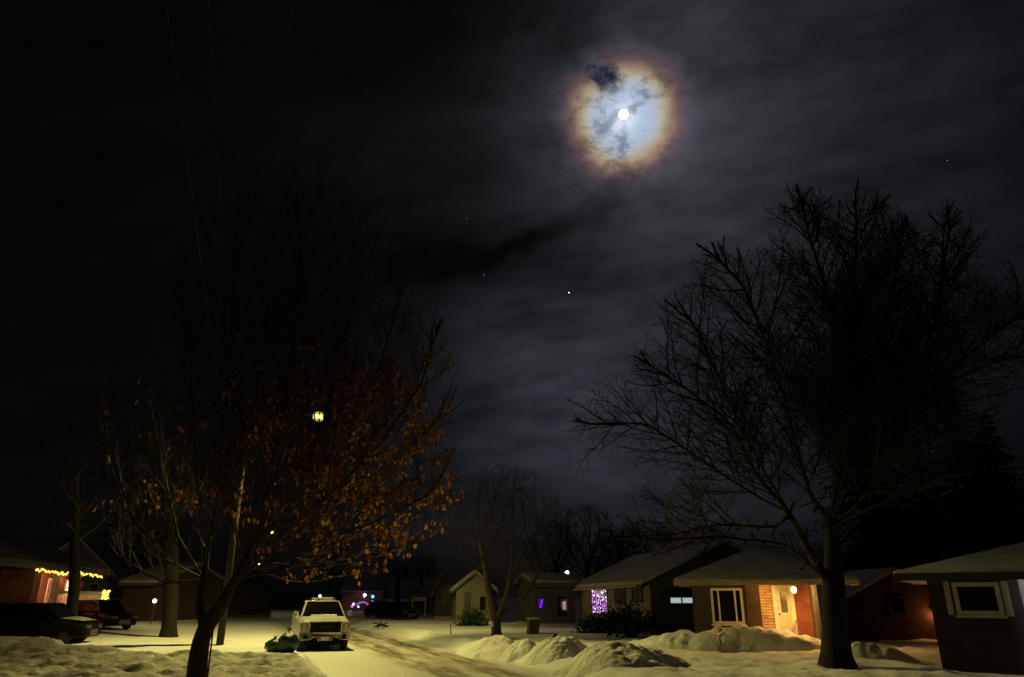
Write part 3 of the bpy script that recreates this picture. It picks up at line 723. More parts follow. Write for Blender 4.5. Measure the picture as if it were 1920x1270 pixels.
def street_lamp(s, t_, label, energy, arm=2.77):
    p = xy(s, t_); r = thing('street_lamp', (p.x, p.y, .1), PSI, label, 'street lamp', 'street lamps along the road')
    L = arm
    MB().path([(.13, 0, 8.6), (.8, 0, 9.3), (1.5, 0, 9.85), (2.1, 0, 10.1), (L, 0, 10.18)], [.045, .045, .04, .035, .035], 8).path([(.13, 0, 9.5), (1.0, 0, 9.46)], .025, 6).build('arm', STEEL, r, smooth=True)
    h = MB(); prof = ((-.08, .05, .04), (.1, .11, .07), (.35, .17, .09), (.6, .14, .08), (.75, .05, .04))
    h.loft([[(L + x, math.cos(a) * w_, 10.2 + (max(0, math.sin(a)) * z_ * 1.3 if math.sin(a) > 0 else math.sin(a) * z_ * .25)) for a in [2 * math.pi * k / 12 for k in range(12)]] for x, w_, z_ in prof])
    h.build('lamp_head', STEEL, r, smooth=True)
    MB().ball((L + .38, 0, 10.11), .17, 14, 10, .8).build('lens', LENS, r, smooth=True)
    MB().ball((L + .38, 0, 10.11), .29, 20, 14, .8).build('lamp_halo', HALO, r, smooth=True)  # added glowing shell standing in for the lamp's glare halo
    lo = lamp('street_light', (L + .38, 0, 9.82), energy, (1, 1, 1), .12, r, spot=168)
    # street optics: light thrown along the street and to the near kerb, little across to the far lawns
    l = lo.data; l.spot_blend = .25; l.use_nodes = True; t = NT(l.node_tree); t.n.clear()
    x, y, z = t.sep(t.new('ShaderNodeTexCoord').outputs['Normal'])
    c = t.m('MAXIMUM', t.m('ABSOLUTE', z), .42); hr_ = t.m('SQRT', t.m('ADD', t.m('MULTIPLY', x, x), t.m('ADD', t.m('MULTIPLY', y, y), 1e-4)))
    cross = t.m('DIVIDE', x, hr_)
    side = t.m('MULTIPLY_ADD', t.m('SUBTRACT', 1.0, t.ss(cross, .78, .99)), .78, .22)
    side = t.m('ADD', t.m('MULTIPLY', side, t.ss(hr_, .25, .6)), t.m('SUBTRACT', 1.0, t.ss(hr_, .25, .6)))
    az_ = t.m('ABSOLUTE', z)
    for wide, cut in ((t.ss(t.m('MULTIPLY', cross, -1.0), .34, .66), t.ss(az_, .50, .78, .07, 1.0)), (t.ss(cross, .50, .85), t.ss(az_, .39, .58, .08, 1.0))):
        side = t.m('MULTIPLY', side, t.m('ADD', t.m('SUBTRACT', 1.0, wide), t.m('MULTIPLY', wide, cut)))
    I = t.m('MULTIPLY', t.m('MULTIPLY', t.m('POWER', c, -1.15), side), t.ss(t.m('ABSOLUTE', z), .08, .40, .25, 1.0))
    e = t.new('ShaderNodeEmission'); e.inputs[0].default_value = (*LAMPC, 1); t.l.new(I, e.inputs[1])
    t.l.new(e.outputs[0], t.new('ShaderNodeOutputLight').inputs[0])
    return r
HALO = bpy.data.materials.new('halo_glow'); HALO.use_nodes = True; t = NT(HALO.node_tree); t.n.clear()
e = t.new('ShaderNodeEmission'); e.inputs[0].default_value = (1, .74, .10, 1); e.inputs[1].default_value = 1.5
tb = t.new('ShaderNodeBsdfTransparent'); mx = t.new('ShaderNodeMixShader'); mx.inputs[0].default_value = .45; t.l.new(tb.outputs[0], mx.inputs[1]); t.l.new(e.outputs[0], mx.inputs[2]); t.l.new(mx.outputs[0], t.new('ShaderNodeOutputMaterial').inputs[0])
TP = -3.2
S0 = 13.6
lampE = 4700
pole(S0, TP, 'wooden utility pole carrying the near glowing street lamp behind the leafy tree')
street_lamp(S0, TP, 'brightest street lamp glowing yellow through the leafy tree', lampE)
for k, (lb1, lb2) in enumerate((('second utility pole farther down the street', 'distant street lamp seen as a white dot through the leaves'), ('farthest utility pole at the end of the street', 'farthest street lamp, a tiny yellow dot low in the leafy tree'))):
    s = S0 + (68, 168)[k]; pole(s, TP, lb1); street_lamp(s, TP, lb2, lampE * .05)
WIRE = mat('wire', (.05, .05, .05), .3, spec=.6)
for (x, z, lb) in ((-1.0, 9.32, 'overhead wire farthest from the road'), (-.5, 9.32, 'overhead wire between the other two'), (.5, 9.32, 'overhead wire nearest the road')):
    mb = MB()
    for s0, s1 in ((S0 - 48, S0), (S0, S0 + 68), (S0 + 68, S0 + 168)):
        pts = []
        for k in range(25):
            f = k / 24; s = s0 + (s1 - s0) * f; p = xy(s, TP + x, z + .1 - 3.2 * f * (1 - f) * ((s1 - s0) / 68) ** 1.0 * .5); p -= SU * .14; pts.append(p)
        mb.path(pts, .0045, 5)
    tag(mb.build('overhead_wire', WIRE, smooth=True), lb, 'wire', 'overhead wires along the street')

# ------------------------------------------------------------------ houses
WHITE = mat('white_trim', (.68, .66, .62), .5, var=.06)
DARKT = mat('dark_trim', (.06, .055, .05), .6)
RSNOW = mat('roof_snow', (.78, .78, .80), .85, var=.12, vscale=1.1, bump=.5, bscale=5, c2=(.5, .5, .51))
GLASS = glass('window_glass')
CONC = mat('concrete', (.3, .29, .27), .9, var=.2, bump=.3)
class House:
    def __init__(s, name, loc, rz, label, cat='house', group=None):
        s.o = thing(name, loc, rz, label, cat, group); s.loc = Vector(loc); s.rz = rz
        s.ax = (math.cos(rz), math.sin(rz)); s.ay = (-math.sin(rz), math.cos(rz))
    def walls(s, boxes, m, found=.35, gable=None, fm=None):
        mb = MB()
        for (x0, y0, x1, y1, h) in boxes: mb.span((x0, y0, -.5), (x1, y1, h))
        if gable:
            x0, y0, x1, y1, h, rise, axis_ = gable
            if axis_ == 'y':
                c = (x0 + x1) / 2; mb.loft([[(x0, y, h), (x1, y, h), (c, y, h + rise)] for y in (y0, y1)])
            else:
                c = (y0 + y1) / 2; mb.loft([[(x, y0, h), (x, y1, h), (x, c, h + rise)] for x in (x0, x1)])
        mb.build('wall', m, s.o)
        if found:
            f = MB()
            for (x0, y0, x1, y1, h) in boxes: f.span((x0 - .02, y0 - .02, -.5), (x1 + .02, y1 + .02, found))
            f.build('foundation', fm or CONC, s.o)
    def gable_roof(s, x0, y0, x1, y1, h, rise, axis_, ov=.5, m=None, th=.22, fas=None):
        mb = MB(); fb_ = MB()
        if axis_ == 'y':
            c = (x0 + x1) / 2; hw = (x1 - x0) / 2; sl = rise / hw; a = hw + ov
            for sg in (-1, 1):
                e = (c + sg * a, h - sl * ov); r_ = (c, h + rise)
                mb.loft([[(e[0], y, e[1] + .06), (r_[0], y, r_[1] + .06), (r_[0], y, r_[1] + .06 + th), (e[0] - sg * .06, y, e[1] + .06 + th)] for y in (y0 - ov * .6, y1 + ov * .6)])
                for y in (y0 - ov * .6 - .03, y1 + ov * .6 + .03):
                    fb_.loft([[(e[0], yy, e[1] - .1), (r_[0], yy, r_[1] - .1), (r_[0], yy, r_[1] + .1), (e[0], yy, e[1] + .1)] for yy in (y - .015, y + .015)])
                fb_.box((e[0] + sg * .02, (y0 + y1) / 2, e[1] - .02), (.03, y1 - y0 + ov * 1.2, .17))
        else:
            c = (y0 + y1) / 2; hw = (y1 - y0) / 2; sl = rise / hw; a = hw + ov
            for sg in (-1, 1):
                e = (c + sg * a, h - sl * ov); r_ = (c, h + rise)
                mb.loft([[(x, e[0], e[1] + .06), (x, r_[0], r_[1] + .06), (x, r_[0], r_[1] + .06 + th), (x, e[0] - sg * .06, e[1] + .06 + th)] for x in (x0 - ov * .6, x1 + ov * .6)])
                for x in (x0 - ov * .6 - .03, x1 + ov * .6 + .03):
                    fb_.loft([[(xx, e[0], e[1] - .1), (xx, r_[0], r_[1] - .1), (xx, r_[0], r_[1] + .1), (xx, e[0], e[1] + .1)] for xx in (x - .015, x + .015)])
                fb_.box(((x0 + x1) / 2, e[0] + sg * .02, e[1] - .02), (x1 - x0 + ov * 1.2, .03, .17))
        s.roof = mb.build('roof', m or RSNOW, s.o, bevel=.04); fb_.build('fascia', fas or DARKT, s.o)
    def hip_roof(s, x0, y0, x1, y1, h, rise, ov=.6, m=None, th=.18, inset=None, fas=None):
        X0, Y0, X1, Y1 = x0 - ov, y0 - ov, x1 + ov, y1 + ov; cy = (Y0 + Y1) / 2; k = inset if inset is not None else (Y1 - Y0) / 2
        k = min(k, (X1 - X0) / 2 - .05); z0 = h; z1 = h + th; zt = h + th + rise
        v = [(X0, Y0, z0), (X1, Y0, z0), (X1, Y1, z0), (X0, Y1, z0), (X0, Y0, z1), (X1, Y0, z1), (X1, Y1, z1), (X0, Y1, z1), (X0 + k, cy, zt), (X1 - k, cy, zt)]
        mb = MB(); mb.v = [Vector(q) for q in v]
        mb.f = [(3, 2, 1, 0), (0, 1, 5, 4), (1, 2, 6, 5), (2, 3, 7, 6), (3, 0, 4, 7), (4, 5, 9, 8), (6, 7, 8, 9), (5, 6, 9), (7, 4, 8)]
        s.roof = mb.build('roof', m or RSNOW, s.o, bevel=.07)
        f = MB()
        f.box(((X0 + X1) / 2, Y0 - .012, h + .02), (X1 - X0 + .05, .03, .2)); f.box((X0 - .012, (Y0 + Y1) / 2, h + .02), (.03, Y1 - Y0, .2)); f.box((X1 + .012, (Y0 + Y1) / 2, h + .02), (.03, Y1 - Y0, .2))
        f.build('fascia', fas or DARKT, s.o)
        MB().span((X0 + .04, Y0 + .04, h - .045), (X1 - .04, Y1 - .04, h - .005)).build('soffit', WHITE if fas is not DARKT else DARKT, s.o)
    # a face: 'f' front (-y) at y=off, 'l' street side (-x) at x=off
    def rect(s, face, off, px0, py0, px1, py1):
        if face == 'f':
            p0 = (s.loc.x + s.ay[0] * off, s.loc.y + s.ay[1] * off); dr = s.ax
        else:
            p0 = (s.loc.x + s.ax[0] * off, s.loc.y + s.ax[1] * off); dr = s.ay
        my = (py0 + py1) / 2; mx_ = (px0 + px1) / 2
        a, b = hit(px0, my, p0, dr)[0], hit(px1, my, p0, dr)[0]
        return min(a, b), max(a, b), hit(mx_, py1, p0, dr)[1] - s.loc.z, hit(mx_, py0, p0, dr)[1] - s.loc.z
    def P(s, face, off, d, z, out):
        return (d, off - out, z) if face == 'f' else (off - out, d, z)
    def slab(s, mb, face, off, a, b, z0, z1, o0, o1):
        return mb.span(s.P(face, off, a, z0, o0), s.P(face, off, b, z1, o1))
    def window(s, face, off, r, fm=None, pm=None, mull=(), rails=(), fw=.08, name='window', sill=True, label=None):
        a, b, z0, z1 = r; mb = MB()
        S = lambda a_, b_, c_, d_, o=.06: s.slab(mb, face, off, a_, b_, c_, d_, -.02, o)
        S(a, a + fw, z0, z1); S(b - fw, b, z0, z1); S(a + fw, b - fw, z1 - fw, z1); S(a + fw, b - fw, z0, z0 + fw)
        for f in mull:
            c = a + (b - a) * f; S(c - fw * .4, c + fw * .4, z0 + fw, z1 - fw, .05)
        for f in rails:
            c = z0 + (z1 - z0) * f; S(a + fw, b - fw, c - fw * .35, c + fw * .35, .055)
        w_ = mb.build(name, fm or WHITE, s.o)
        if label: w_['label'] = label
        pn = MB(); s.slab(pn, face, off, a + fw * .9, b - fw * .9, z0 + fw * .9, z1 - fw * .9, -.01, .025); pn.build('pane', pm or GLASS, w_)
        if sill:
            q = MB(); s.slab(q, face, off, a - .05, b + .05, z0 - .07, z0 - .005, -.02, .1); q.build('sill', fm or WHITE, w_)
        return w_
    def shutter(s, face, off, r, m):
        a, b, z0, z1 = r; mb = MB(); s.slab(mb, face, off, a, b, z0, z1, -.01, .035)
        n = max(3, int((z1 - z0) / .09))
        for k in range(n):
            z = z0 + .05 + (z1 - z0 - .1) * k / n; s.slab(mb, face, off, a + .05, b - .05, z, z + .05, .036, .05)
        return mb.build('shutter', m, s.o)
    def child(s, name, mb, m, **kw): return mb.build(name, m, s.o, **kw)

# house with the light-filled window (yellow-lit street side, grey gable)
def base_at(px, Y, z=.25): 
    p = at(px, 1150, Y); return (p.x, p.y, z)
CREAM = siding('cream_siding', (.40, .36, .24)); GREY = siding('grey_siding', (.15, .145, .145), .2)
hA = House('bungalow', base_at(1221, 38), R(10), 'grey gabled bungalow with a window full of purple lights')
hA.walls([(0, 0, 8.0, 13.4, 2.55)], CREAM, .5, (0, 0, 8, 13.4, 2.55, 1.75, 'y'), DARKT)
mb = MB(); mb.span((.02, -.03, .5), (7.98, -.004, 2.55)); mb.loft([[(0.02, y, 2.55), (7.98, y, 2.55), (4, y, 4.3)] for y in (-.03, -.004)]); hA.child('gable_cladding', mb, GREY)
hA.gable_roof(0, 0, 8, 13.4, 2.55, 1.75, 'y', .55)
ra = hA.rect('l', 0, 1112, 1103, 1140, 1152)
wA = hA.window('l', 0, ra, mat('brown_trim', (.28, .15, .09), .6), emis('purple_pane', (.20, .045, .34), .35), mull=(.2, .5, .8), label='tall window glowing purple with curtains of lights')
rnd = random.Random(8); cols = {'violet': ((.48, .16, 1), 2.2), 'white': ((1, .85, .85), 2.6), 'yellow': ((1, .72, .3), 1.6), 'green': ((.5, .9, .4), .9), 'pink': ((.9, .4, .95), 1.6)}
tl = thing('fairy_lights', hA.loc, hA.rz, 'curtain of purple, white and yellow fairy lights in the bungalow window', 'fairy lights')
BULB = {}
def bulb(p, r, m, parent):
    if m.name not in BULB:
        o = MB().ball((0, 0, 0), 1.0, 7, 5).build('bulb', m, parent, smooth=True); BULB[m.name] = o
    else:
        o = BULB[m.name].copy(); col.objects.link(o); o.parent = parent
    o.location = p; o.scale = (r, r, r); return o
for i in range(8):
    for j in range(13):
        k = rnd.choices(list(cols), (8, 5, 4, 2, 2))[0]
        if rnd.random() < .10: continue
        a = ra[0] + .14 + (ra[1] - ra[0] - .28) * (i + rnd.uniform(-.25, .25)) / 7; z = ra[2] + .12 + (ra[3] - ra[2] - .24) * (j + rnd.uniform(-.3, .3)) / 12
        bulb((-.05, a, z), rnd.uniform(.022, .05), emis('bulb_' + k, *cols[k]), tl)
lamp('fairy_glow', (-.45, (ra[0] + ra[1]) / 2, 1.3), 7, (.9, .35, .6), .4, tl)
mb = MB(); n_w = 12
for i in range(8):
    a = ra[0] + .14 + (ra[1] - ra[0] - .28) * i / 7; mb.path([(-.045, a, ra[2] + .1), (-.045, a, ra[3] - .1)], .004, 4)
mb.build('wire', DARKT, tl)
hA.window('l', 0, hA.rect('l', 0, 1154, 1105, 1174, 1132), DARKT, mat('drawn_blind', (.10, .095, .10), .8), label='dark window with a drawn grey blind')
hA.window('l', 0, hA.rect('l', 0, 1187, 1104, 1206, 1127), DARKT, GLASS, mull=(.5,))
rg = hA.rect('f', 0, 1253, 1104, 1301, 1135)
wg = hA.window('f', -.03, rg, DARKT, GLASS, mull=(.5,), label='wide gable window lit white behind its lower half')
mb = MB(); a, b, z0, z1 = rg; hA.slab(mb, 'f', -.03, a + .09, (a + b) / 2 - .04, z0 + .1, z0 + (z1 - z0) * .45, .026, .034); hA.slab(mb, 'f', -.03, (a + b) / 2 + .04, b - .09, z0 + .1, z0 + (z1 - z0) * .45, .026, .034)
LITW = bpy.data.materials.new('lit_curtain'); LITW.use_nodes = True; t = NT(LITW.node_tree); t.n.clear(); o = t.new('ShaderNodeTexCoord').outputs['Object']
e = t.new('ShaderNodeEmission'); t.l.new(t.mix(t.noise(o, 9, 5), (.36, .45, .48), (.62, .72, .74)), e.inputs[0]); e.inputs[1].default_value = .75; t.l.new(e.outputs[0], t.new('ShaderNodeOutputMaterial').inputs[0])
mb.build('lower_sash', LITW, wg)
mb = MB(); pv_ = at(1287, 1027, 43) - hA.loc; pv_ = Matrix.Rotation(-hA.rz, 4, 'Z') @ pv_
mb.path([(pv_.x, pv_.y, pv_.z - .5), (pv_.x, pv_.y, pv_.z)], .12, 10).path([(pv_.x, pv_.y, pv_.z), (pv_.x, pv_.y, pv_.z + .05), (pv_.x, pv_.y, pv_.z + .14)], [.2, .27, .05], 10); mb.build('vent_cap', DARKT, hA.roof)
mb = MB().path([(-.62, .1, 2.33), (-.62, 15.4, 2.28)], .06, 8); mb.build('gutter', mat('gutter_trim', (.55, .42, .3), .5), hA.o)
# bush against its wall
def bush(px, Y, py, wd, h, seed, label):
    rnd = random.Random(seed); g = base_at(px, Y); t = thing('shrub', (g[0], g[1], gz(g[0], g[1])), 0, label, 'shrub', 'dark leafless shrubs by the houses'); mb = MB(); sm = MB()
    for k in range(60):
        a = rnd.uniform(0, 6.283); r = wd * math.sqrt(rnd.random()); e = Vector((math.cos(a) * r, math.sin(a) * r * .7, h * (1 - .5 * (r / wd) ** 2) * rnd.uniform(.6, 1.05)))
        sm.path([(e.x * .1, e.y * .1, -.1), e * .55 + Vector((0, 0, h * .1)), e], [.02, .012, .005], 4, cap=False)
        for q in range(26):
            p = e + Vector((rnd.gauss(0, .22), rnd.gauss(0, .22), rnd.gauss(-.1, .26))); 
            if p.z < 0: p.z = .05
            d = Vector((rnd.uniform(-1, 1), rnd.uniform(-1, 1), rnd.uniform(-.5, 1))).normalized() * rnd.uniform(.05, .12); s = d.orthogonal() * .4
            i = len(mb.v); mb.v += [p - d, p + s, p + d, p - s]; mb.f.append((i, i + 1, i + 2, i + 3))
    sm.build('stems', TWIG, t); mb.build('foliage', NEEDLE, t)
bush(1183, 36.8, 1190, 1.3, 1.35, 81, 'large dark shrub in front of the yellow lit wall')
bush(1130, 41, 1190, 1.2, .7, 82, 'low dark shrub under the purple window')
bush(888, 52, 1163, .9, .8, 83, 'round dark shrub in front of the pale garage wall')

# brick house with the porch lamp
YB = 30.0; pB = at(1300, 1150, YB)
hB = House('brick_house', (pB.x, pB.y, .25), R(-14), 'low brick house with a glowing porch lamp and white front door')
xr = hB.rect('f', 0, 1300, 1100, 1424, 1150)[1]; xe = hB.rect('f', 1.25, 1300, 1100, 1519, 1150)[1]
BRD = brick('tan_brick', (.10, .06, .03), (.14, .08, .04), (.07, .05, .035)); STONE = brick('ledge_stone', (.46, .30, .15), (.58, .40, .21), (.25, .17, .1), bw=.5, rh=.11, ms=.02, bump=.9); RED = brick('red_brick', (.20, .04, .022), (.28, .065, .032), (.16, .08, .055))
hB.walls([(0, 0, xr, 6.8, 2.28)], mat('brown_cladding', (.06, .052, .05), .8), .2)
rw = hB.rect('f', 0, 1334, 1103, 1394, 1170)
mb = MB(); mb.span((rw[1] + .12, -.05, 0), (xr + .02, .01, 2.28)); mb.span((0, -.05, 0), (rw[1] + .1, .008, rw[2] - .12)); hB.child('brick_front', mb, BRD)
mb = MB(); mb.span((xe + .005, .15, -.3), (xe + .14, 1.6, 2.28)); hB.child('porch_light_block', mb, mat('brown_cladding'))  # added wall that stops the porch lamp reaching the garage
mb = MB(); mb.span((xr + .012, 1.25, -.3), (xe, 6.8, 2.28)); hB.child('porch_wall', mb, RED)
rs = hB.rect('f', 1.25, 1424, 1098, 1452, 1205)
mb = MB(); mb.span((xr + .03, 1.19, .0), (rs[1], 1.247, 2.28)); hB.child('stone_veneer', mb, STONE)
hB.window('f', 0, (rw[0], rw[1], rw[2], min(rw[3], 2.2)), WHITE, GLASS, mull=(.24, .76), fw=.09, label='wide three part picture window')
xR = xe + .9
hB.hip_roof(0, 0, xR, 6.8, 2.30, 1.35, .62, inset=3.4, fas=mat('cream_fascia', (.42, .38, .26), .6))
rd = hB.rect('f', 1.25, 1452, 1099, 1492, 1203)
a, b, z0, z1 = rd; z0 = .22; z1 = 2.24
mb = MB(); S = lambda *q: hB.slab(mb, 'f', 1.25, *q)
S(a, a + .13, z0, z1, -.02, .07); S(b - .16, b, z0, z1, -.02, .07); S(a + .13, b - .16, z1 - .1, z1, -.02, .07)
hB.child('door_frame', mb, mat('door_trim', (.74, .66, .52), .55))
mb = MB(); S(a + .13, b - .16, z0, z1 - .1, -.02, .02); door = mb.build('door', mat('door_paint', (.56, .52, .42), .5), hB.o)
mb = MB(); S(a + .24, b - .27, z0 + 1.0, z1 - .22, .0, .028); mb.build('pane', glass('door_glass', (.10, .09, .075), .2), door)
mb = MB(); S(a + .22, a + .27, z0 + .95, z1 - .18, .0, .04); S(a + .22, b - .25, z0 + .93, z0 + .99, .0, .04); S(b - .27, b - .24, z0 + .95, z1 - .18, .0, .04); mb.build('pane_trim', MATS['door_trim'], door)
MB().ball((a + .2, 1.2, z0 + .95), .035, 8, 6).build('handle', STEEL, door, smooth=True)
zs = .2
mb = MB(); mb.span((xr + .2, -.35, zs - .12), (xe + .1, 1.245, zs)); hB.child('porch_slab', mb, CONC)
mb = MB(); mb.span((xr + .8, -.75, -.5), (xe - .1, -.36, zs - .14)); mb.span((xr + .8, -1.1, -.5), (xe - .1, -.76, zs - .3)); hB.child('step', mb, CONC)
mb = MB(); x0, x1 = hB.rect('f', -.3, 1466, 1160, 1494, 1180)[:2]
mb.path([(x0, -1.0, .35), (x0 + .4, -.6, .72), (x1, -.3, 1.02)], .018, 6)
for k in range(8):
    f = k / 7; x = x0 + .12 + (x1 - x0 - .12) * f; y = -1.0 + .7 * min(1, f * 1.2); top = .42 + .6 * f ** .8
    mb.path([(x, y, -.1), (x, y, top)], .009, 5)
hB.child('railing', mb, DARKT)
# porch lamp
def wall_lamp(loc, rz, label, energy, c, strength=14, r=.075, group=None, hang=False):
    t = thing('wall_lamp', loc, rz, label, 'wall lamp', group)
    (MB().path([(0, 0, .22), (0, 0, .12)], .015, 8) if hang else MB().box((0, .12, .06), (.1, .03, .16)).path([(0, .11, .12), (0, 0, .17), (0, 0, .12)], .012, 6)).path([(0, 0, .12), (0, 0, .09)], [.03, .085], 10).build('bracket', DARKT, t)
    MB().ball((0, 0, 0), r, 12, 8, 1.25).build('globe', emis('glow_%d' % int(strength * 100 + c[1] * 1000), c, strength), t, smooth=True)
    lamp('lamp_light', (0, -.16, -.06), energy, c, .06, t); return t
la, _, lz, _ = hB.rect('f', -.05, 1488, 1100, 1494, 1106)
q = Vector((pB.x + hB.ax[0] * la + hB.ay[0] * -.05, pB.y + hB.ax[1] * la + hB.ay[1] * -.05, .25 + lz))
wall_lamp(tuple(q), R(-14), 'bright porch lamp beside the white front door', 250, (1, .50, .12), 22, .10, 'lit wall lamps on the right-hand houses', hang=True)

# low garage beyond the maple, lit by a hidden lamp
YC = 34.0; pc = at(1565, 1150, YC); wc = hit(1812, 1150, (pc.x, YC), (1, 0))[0]
hC = House('garage', (pc.x, pc.y, -.1), 0, 'dark low brick garage with an orange glow on its wall', 'garage')
DRED = brick('dark_red_brick', (.075, .024, .015), (.10, .034, .02), (.05, .03, .024))
hC.walls([(0, 0, wc, 6, 1.75)], DRED, .2, (0, 0, wc, 6, 1.75, 1.4, 'y'))
hC.gable_roof(0, 0, wc, 6, 1.75, 1.4, 'y', .4)
hC.window('f', 0, hC.rect('f', 0, 1600, 1107, 1622, 1150), DARKT); hC.window('f', 0, hC.rect('f', 0, 1668, 1118, 1698, 1152), mat('shaded_trim', (.08, .065, .055), .8))  # trim colour darkened so the window stays in shade despite the wall lamp
p = at(1752, 1150, YC - .12); wall_lamp((p.x, p.y, p.z), 0, 'hidden wall lamp glowing orange behind the dark house corner', 13, (1, .42, .11), 10, .07, 'lit wall lamps on the right-hand houses')
hC2 = House('bungalow', (pc.x + .4, 42.5, .25), 0, 'dark bungalow whose snowy hip roof shows behind the garage')
hC2.walls([(0, 0, 9, 7, 2.5)], DRED); hC2.hip_roof(0, 0, 9, 7, 2.5, 1.9, .6)

# nearest dark house with the shuttered window
D0 = at(1748, 1150, 22.5)
hD = House('bungalow', (D0.x, D0.y, .1), R(-31), 'nearest dark house with a cream shuttered window, cut by the right edge')
hD.walls([(0, 0, 9, 8, 2.42)], brick('brown_brick', (.030, .018, .015), (.042, .025, .02), (.025, .02, .018)), 0)
hD.hip_roof(0, 0, 9, 8, 2.46, 1.2, .8, inset=4.6)
CRM = mat('cream_paint', (.48, .44, .30), .6, var=.12)
hD.window('f', 0, hD.rect('f', 0, 1789, 1092, 1878, 1154), CRM, glass('dark_glass', rough=.02), fw=.12)
hD.shutter('f', 0, hD.rect('f', 0, 1773, 1090, 1784, 1153), CRM); hD.shutter('f', 0, hD.rect('f', 0, 1881, 1090, 1895, 1156), CRM)
rp = hD.rect('f', -.25, 1925, 1088, 1940, 1250)
mb = MB(); mb.span((rp[0], -.45, -.3), (rp[0] + .2, -.25, 2.42)); hD.child('porch_post', mb, WHITE, bevel=.01)
q = hD.o.matrix_basis @ Vector((rp[0] + .8, -.35, 2.0))
rot = R(-31); q = Vector((D0.x + (rp[0] + .75) * math.cos(rot) + .4 * math.sin(rot), D0.y + (rp[0] + .75) * math.sin(rot) - .4 * math.cos(rot), 2.05))
wall_lamp(tuple(q), rot, 'white porch lamp just beyond the right edge beside the porch post', 14, (.85, .92, 1), 10, .07, 'lit wall lamps on the right-hand houses')

# ---------- left: porch house with warm string lights
e0 = at(60, 1063, 38); e1 = at(185, 1083, 48); dv = Vector((e1.x - e0.x, e1.y - e0.y, 0)); Le = dv.length; angE = math.atan2(dv.y, dv.x)
RZ = 0.25
hE = House('porch_house', (e0.x, e0.y, .45), angE, 'brick house with a warm glowing porch edged by string lights')
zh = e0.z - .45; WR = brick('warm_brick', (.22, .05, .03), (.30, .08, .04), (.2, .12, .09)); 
hE.walls([(-9, 1.6, Le + 1.5, 9, zh - .1)], brick('shaded_brick', (.035, .014, .01), (.05, .02, .014), (.03, .02, .016)), .3, fm=DARKT)  # shade beyond the lit porch is painted into this near-black brick
hE.gable_roof(-9, .1, Le + 1.5, 10, zh + .1, 1.8, 'x', .25, m=mat('dark_shingle', (.10, .09, .08), .9, bump=.4, bscale=9, c2=(.035, .03, .028)))  # roof tone much darker than the snowy roofs
PORCHW = mat('porch_paint', (.72, .58, .50), .6, var=.08)
def pe(px, off=0.0):
    return hit(px, 1100, (e0.x - math.sin(angE) * off, e0.y + math.cos(angE) * off), (math.cos(angE), math.sin(angE)))[0]
FZ = .95
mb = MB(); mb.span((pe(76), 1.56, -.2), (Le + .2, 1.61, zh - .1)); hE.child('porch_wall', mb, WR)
for px in (110, 148): 
    x = pe(px); mb = MB(); mb.span((x - .16, .02, -.2), (x + .16, .34, zh - .1)); mb.span((x - .22, -.04, -.2), (x + .22, .4, FZ + .25)); mb.span((x - .22, -.04, zh - .28), (x + .22, .4, zh - .1)); hE.child('porch_post', mb, PORCHW, bevel=.015)
xa, xb = pe(110), pe(207)
mb = MB(); mb.span((xa, .14, FZ + .86), (xb, .24, FZ + 1.0)); mb.span((xa, .15, FZ + .12), (xb, .23, FZ + .2)); mb.span((xb, .08, -.3), (xb + .2, .3, FZ + 1.1))
k = xa + .3
while k < xb: mb.span((k, .17, FZ + .2), (k + .05, .21, FZ + .86)); k += .22
hE.child('railing', mb, PORCHW)
mb = MB(); mb.span((pe(75), .0, -.5), (xb + .2, 1.6, FZ)); hE.child('porch_floor', mb, CONC)
mb = MB(); mb.span((pe(63), .05, -.3), (pe(76), 1.598, zh - .1)); hE.child('porch_light_block', mb, WR)  # added to keep the porch light off the wall further left
wl = pe(124, 1.6); hE.window('f', 1.56, (wl - .35, wl + .3, FZ + .7, FZ + 1.7), WHITE, emis('warm_pane', (1, .8, .5), 1.6), rails=(.5,), label='small bright window behind the porch')
wl = pe(92, 1.6); hE.window('f', 1.56, (wl - .4, wl + .1, FZ + .3, FZ + 1.7), WHITE, mat('white_panel', (.6, .56, .45), .6), label='narrow pale window beside the porch post')
wl = pe(175, 1.6); hE.window('f', 1.56, (wl - .8, wl + .8, FZ + .7, FZ + 1.6), DARKT, GLASS)
lamp('porch_light', (pe(118), 1.1, zh - .35), 230, (1, .46, .20), .1, hE.o)
lamp('porch_light', (pe(165), 1.0, zh - .35), 30, (1, .42, .20), .1, hE.o)
WARM = emis('warm_bulbs', (1, .66, .075), 3.2)
def string_lights(pts, n, label, group, r=(.028, .052), m=WARM, drop=.0, wire_r=.012):
    rnd = random.Random(len(label)); c = Vector(pts[0]); t = thing('string_lights', c, 0, label, 'string lights', group); mb = MB(); seg = [(Vector(a), Vector(b)) for a, b in zip(pts, pts[1:])]
    for k in range(n):
        f = k / max(1, n - 1) * len(seg); i = min(int(f), len(seg) - 1); p = seg[i][0].lerp(seg[i][1], f - i)
        bulb(p - c + Vector((rnd.uniform(-.03, .03), rnd.uniform(-.03, .03), -rnd.random() * drop - .04)), rnd.uniform(*r), m, t)
    MB().path([Vector(p) - c for p in pts], wire_r, 5).build('wire', DARKT, t); return t
def we(x, y, z):
    return Vector((e0.x + x * math.cos(angE) - y * math.sin(angE), e0.y + x * math.sin(angE) + y * math.cos(angE), .45 + z))
string_lights([we(0, -.22, zh - .02), we(Le * .3, -.22, zh - .1), we(Le * .6, -.22, zh + .0), we(Le, -.22, zh - .12)], 64, 'warm yellow string lights along the porch eave', 'warm string lights on the porch house', drop=.15)
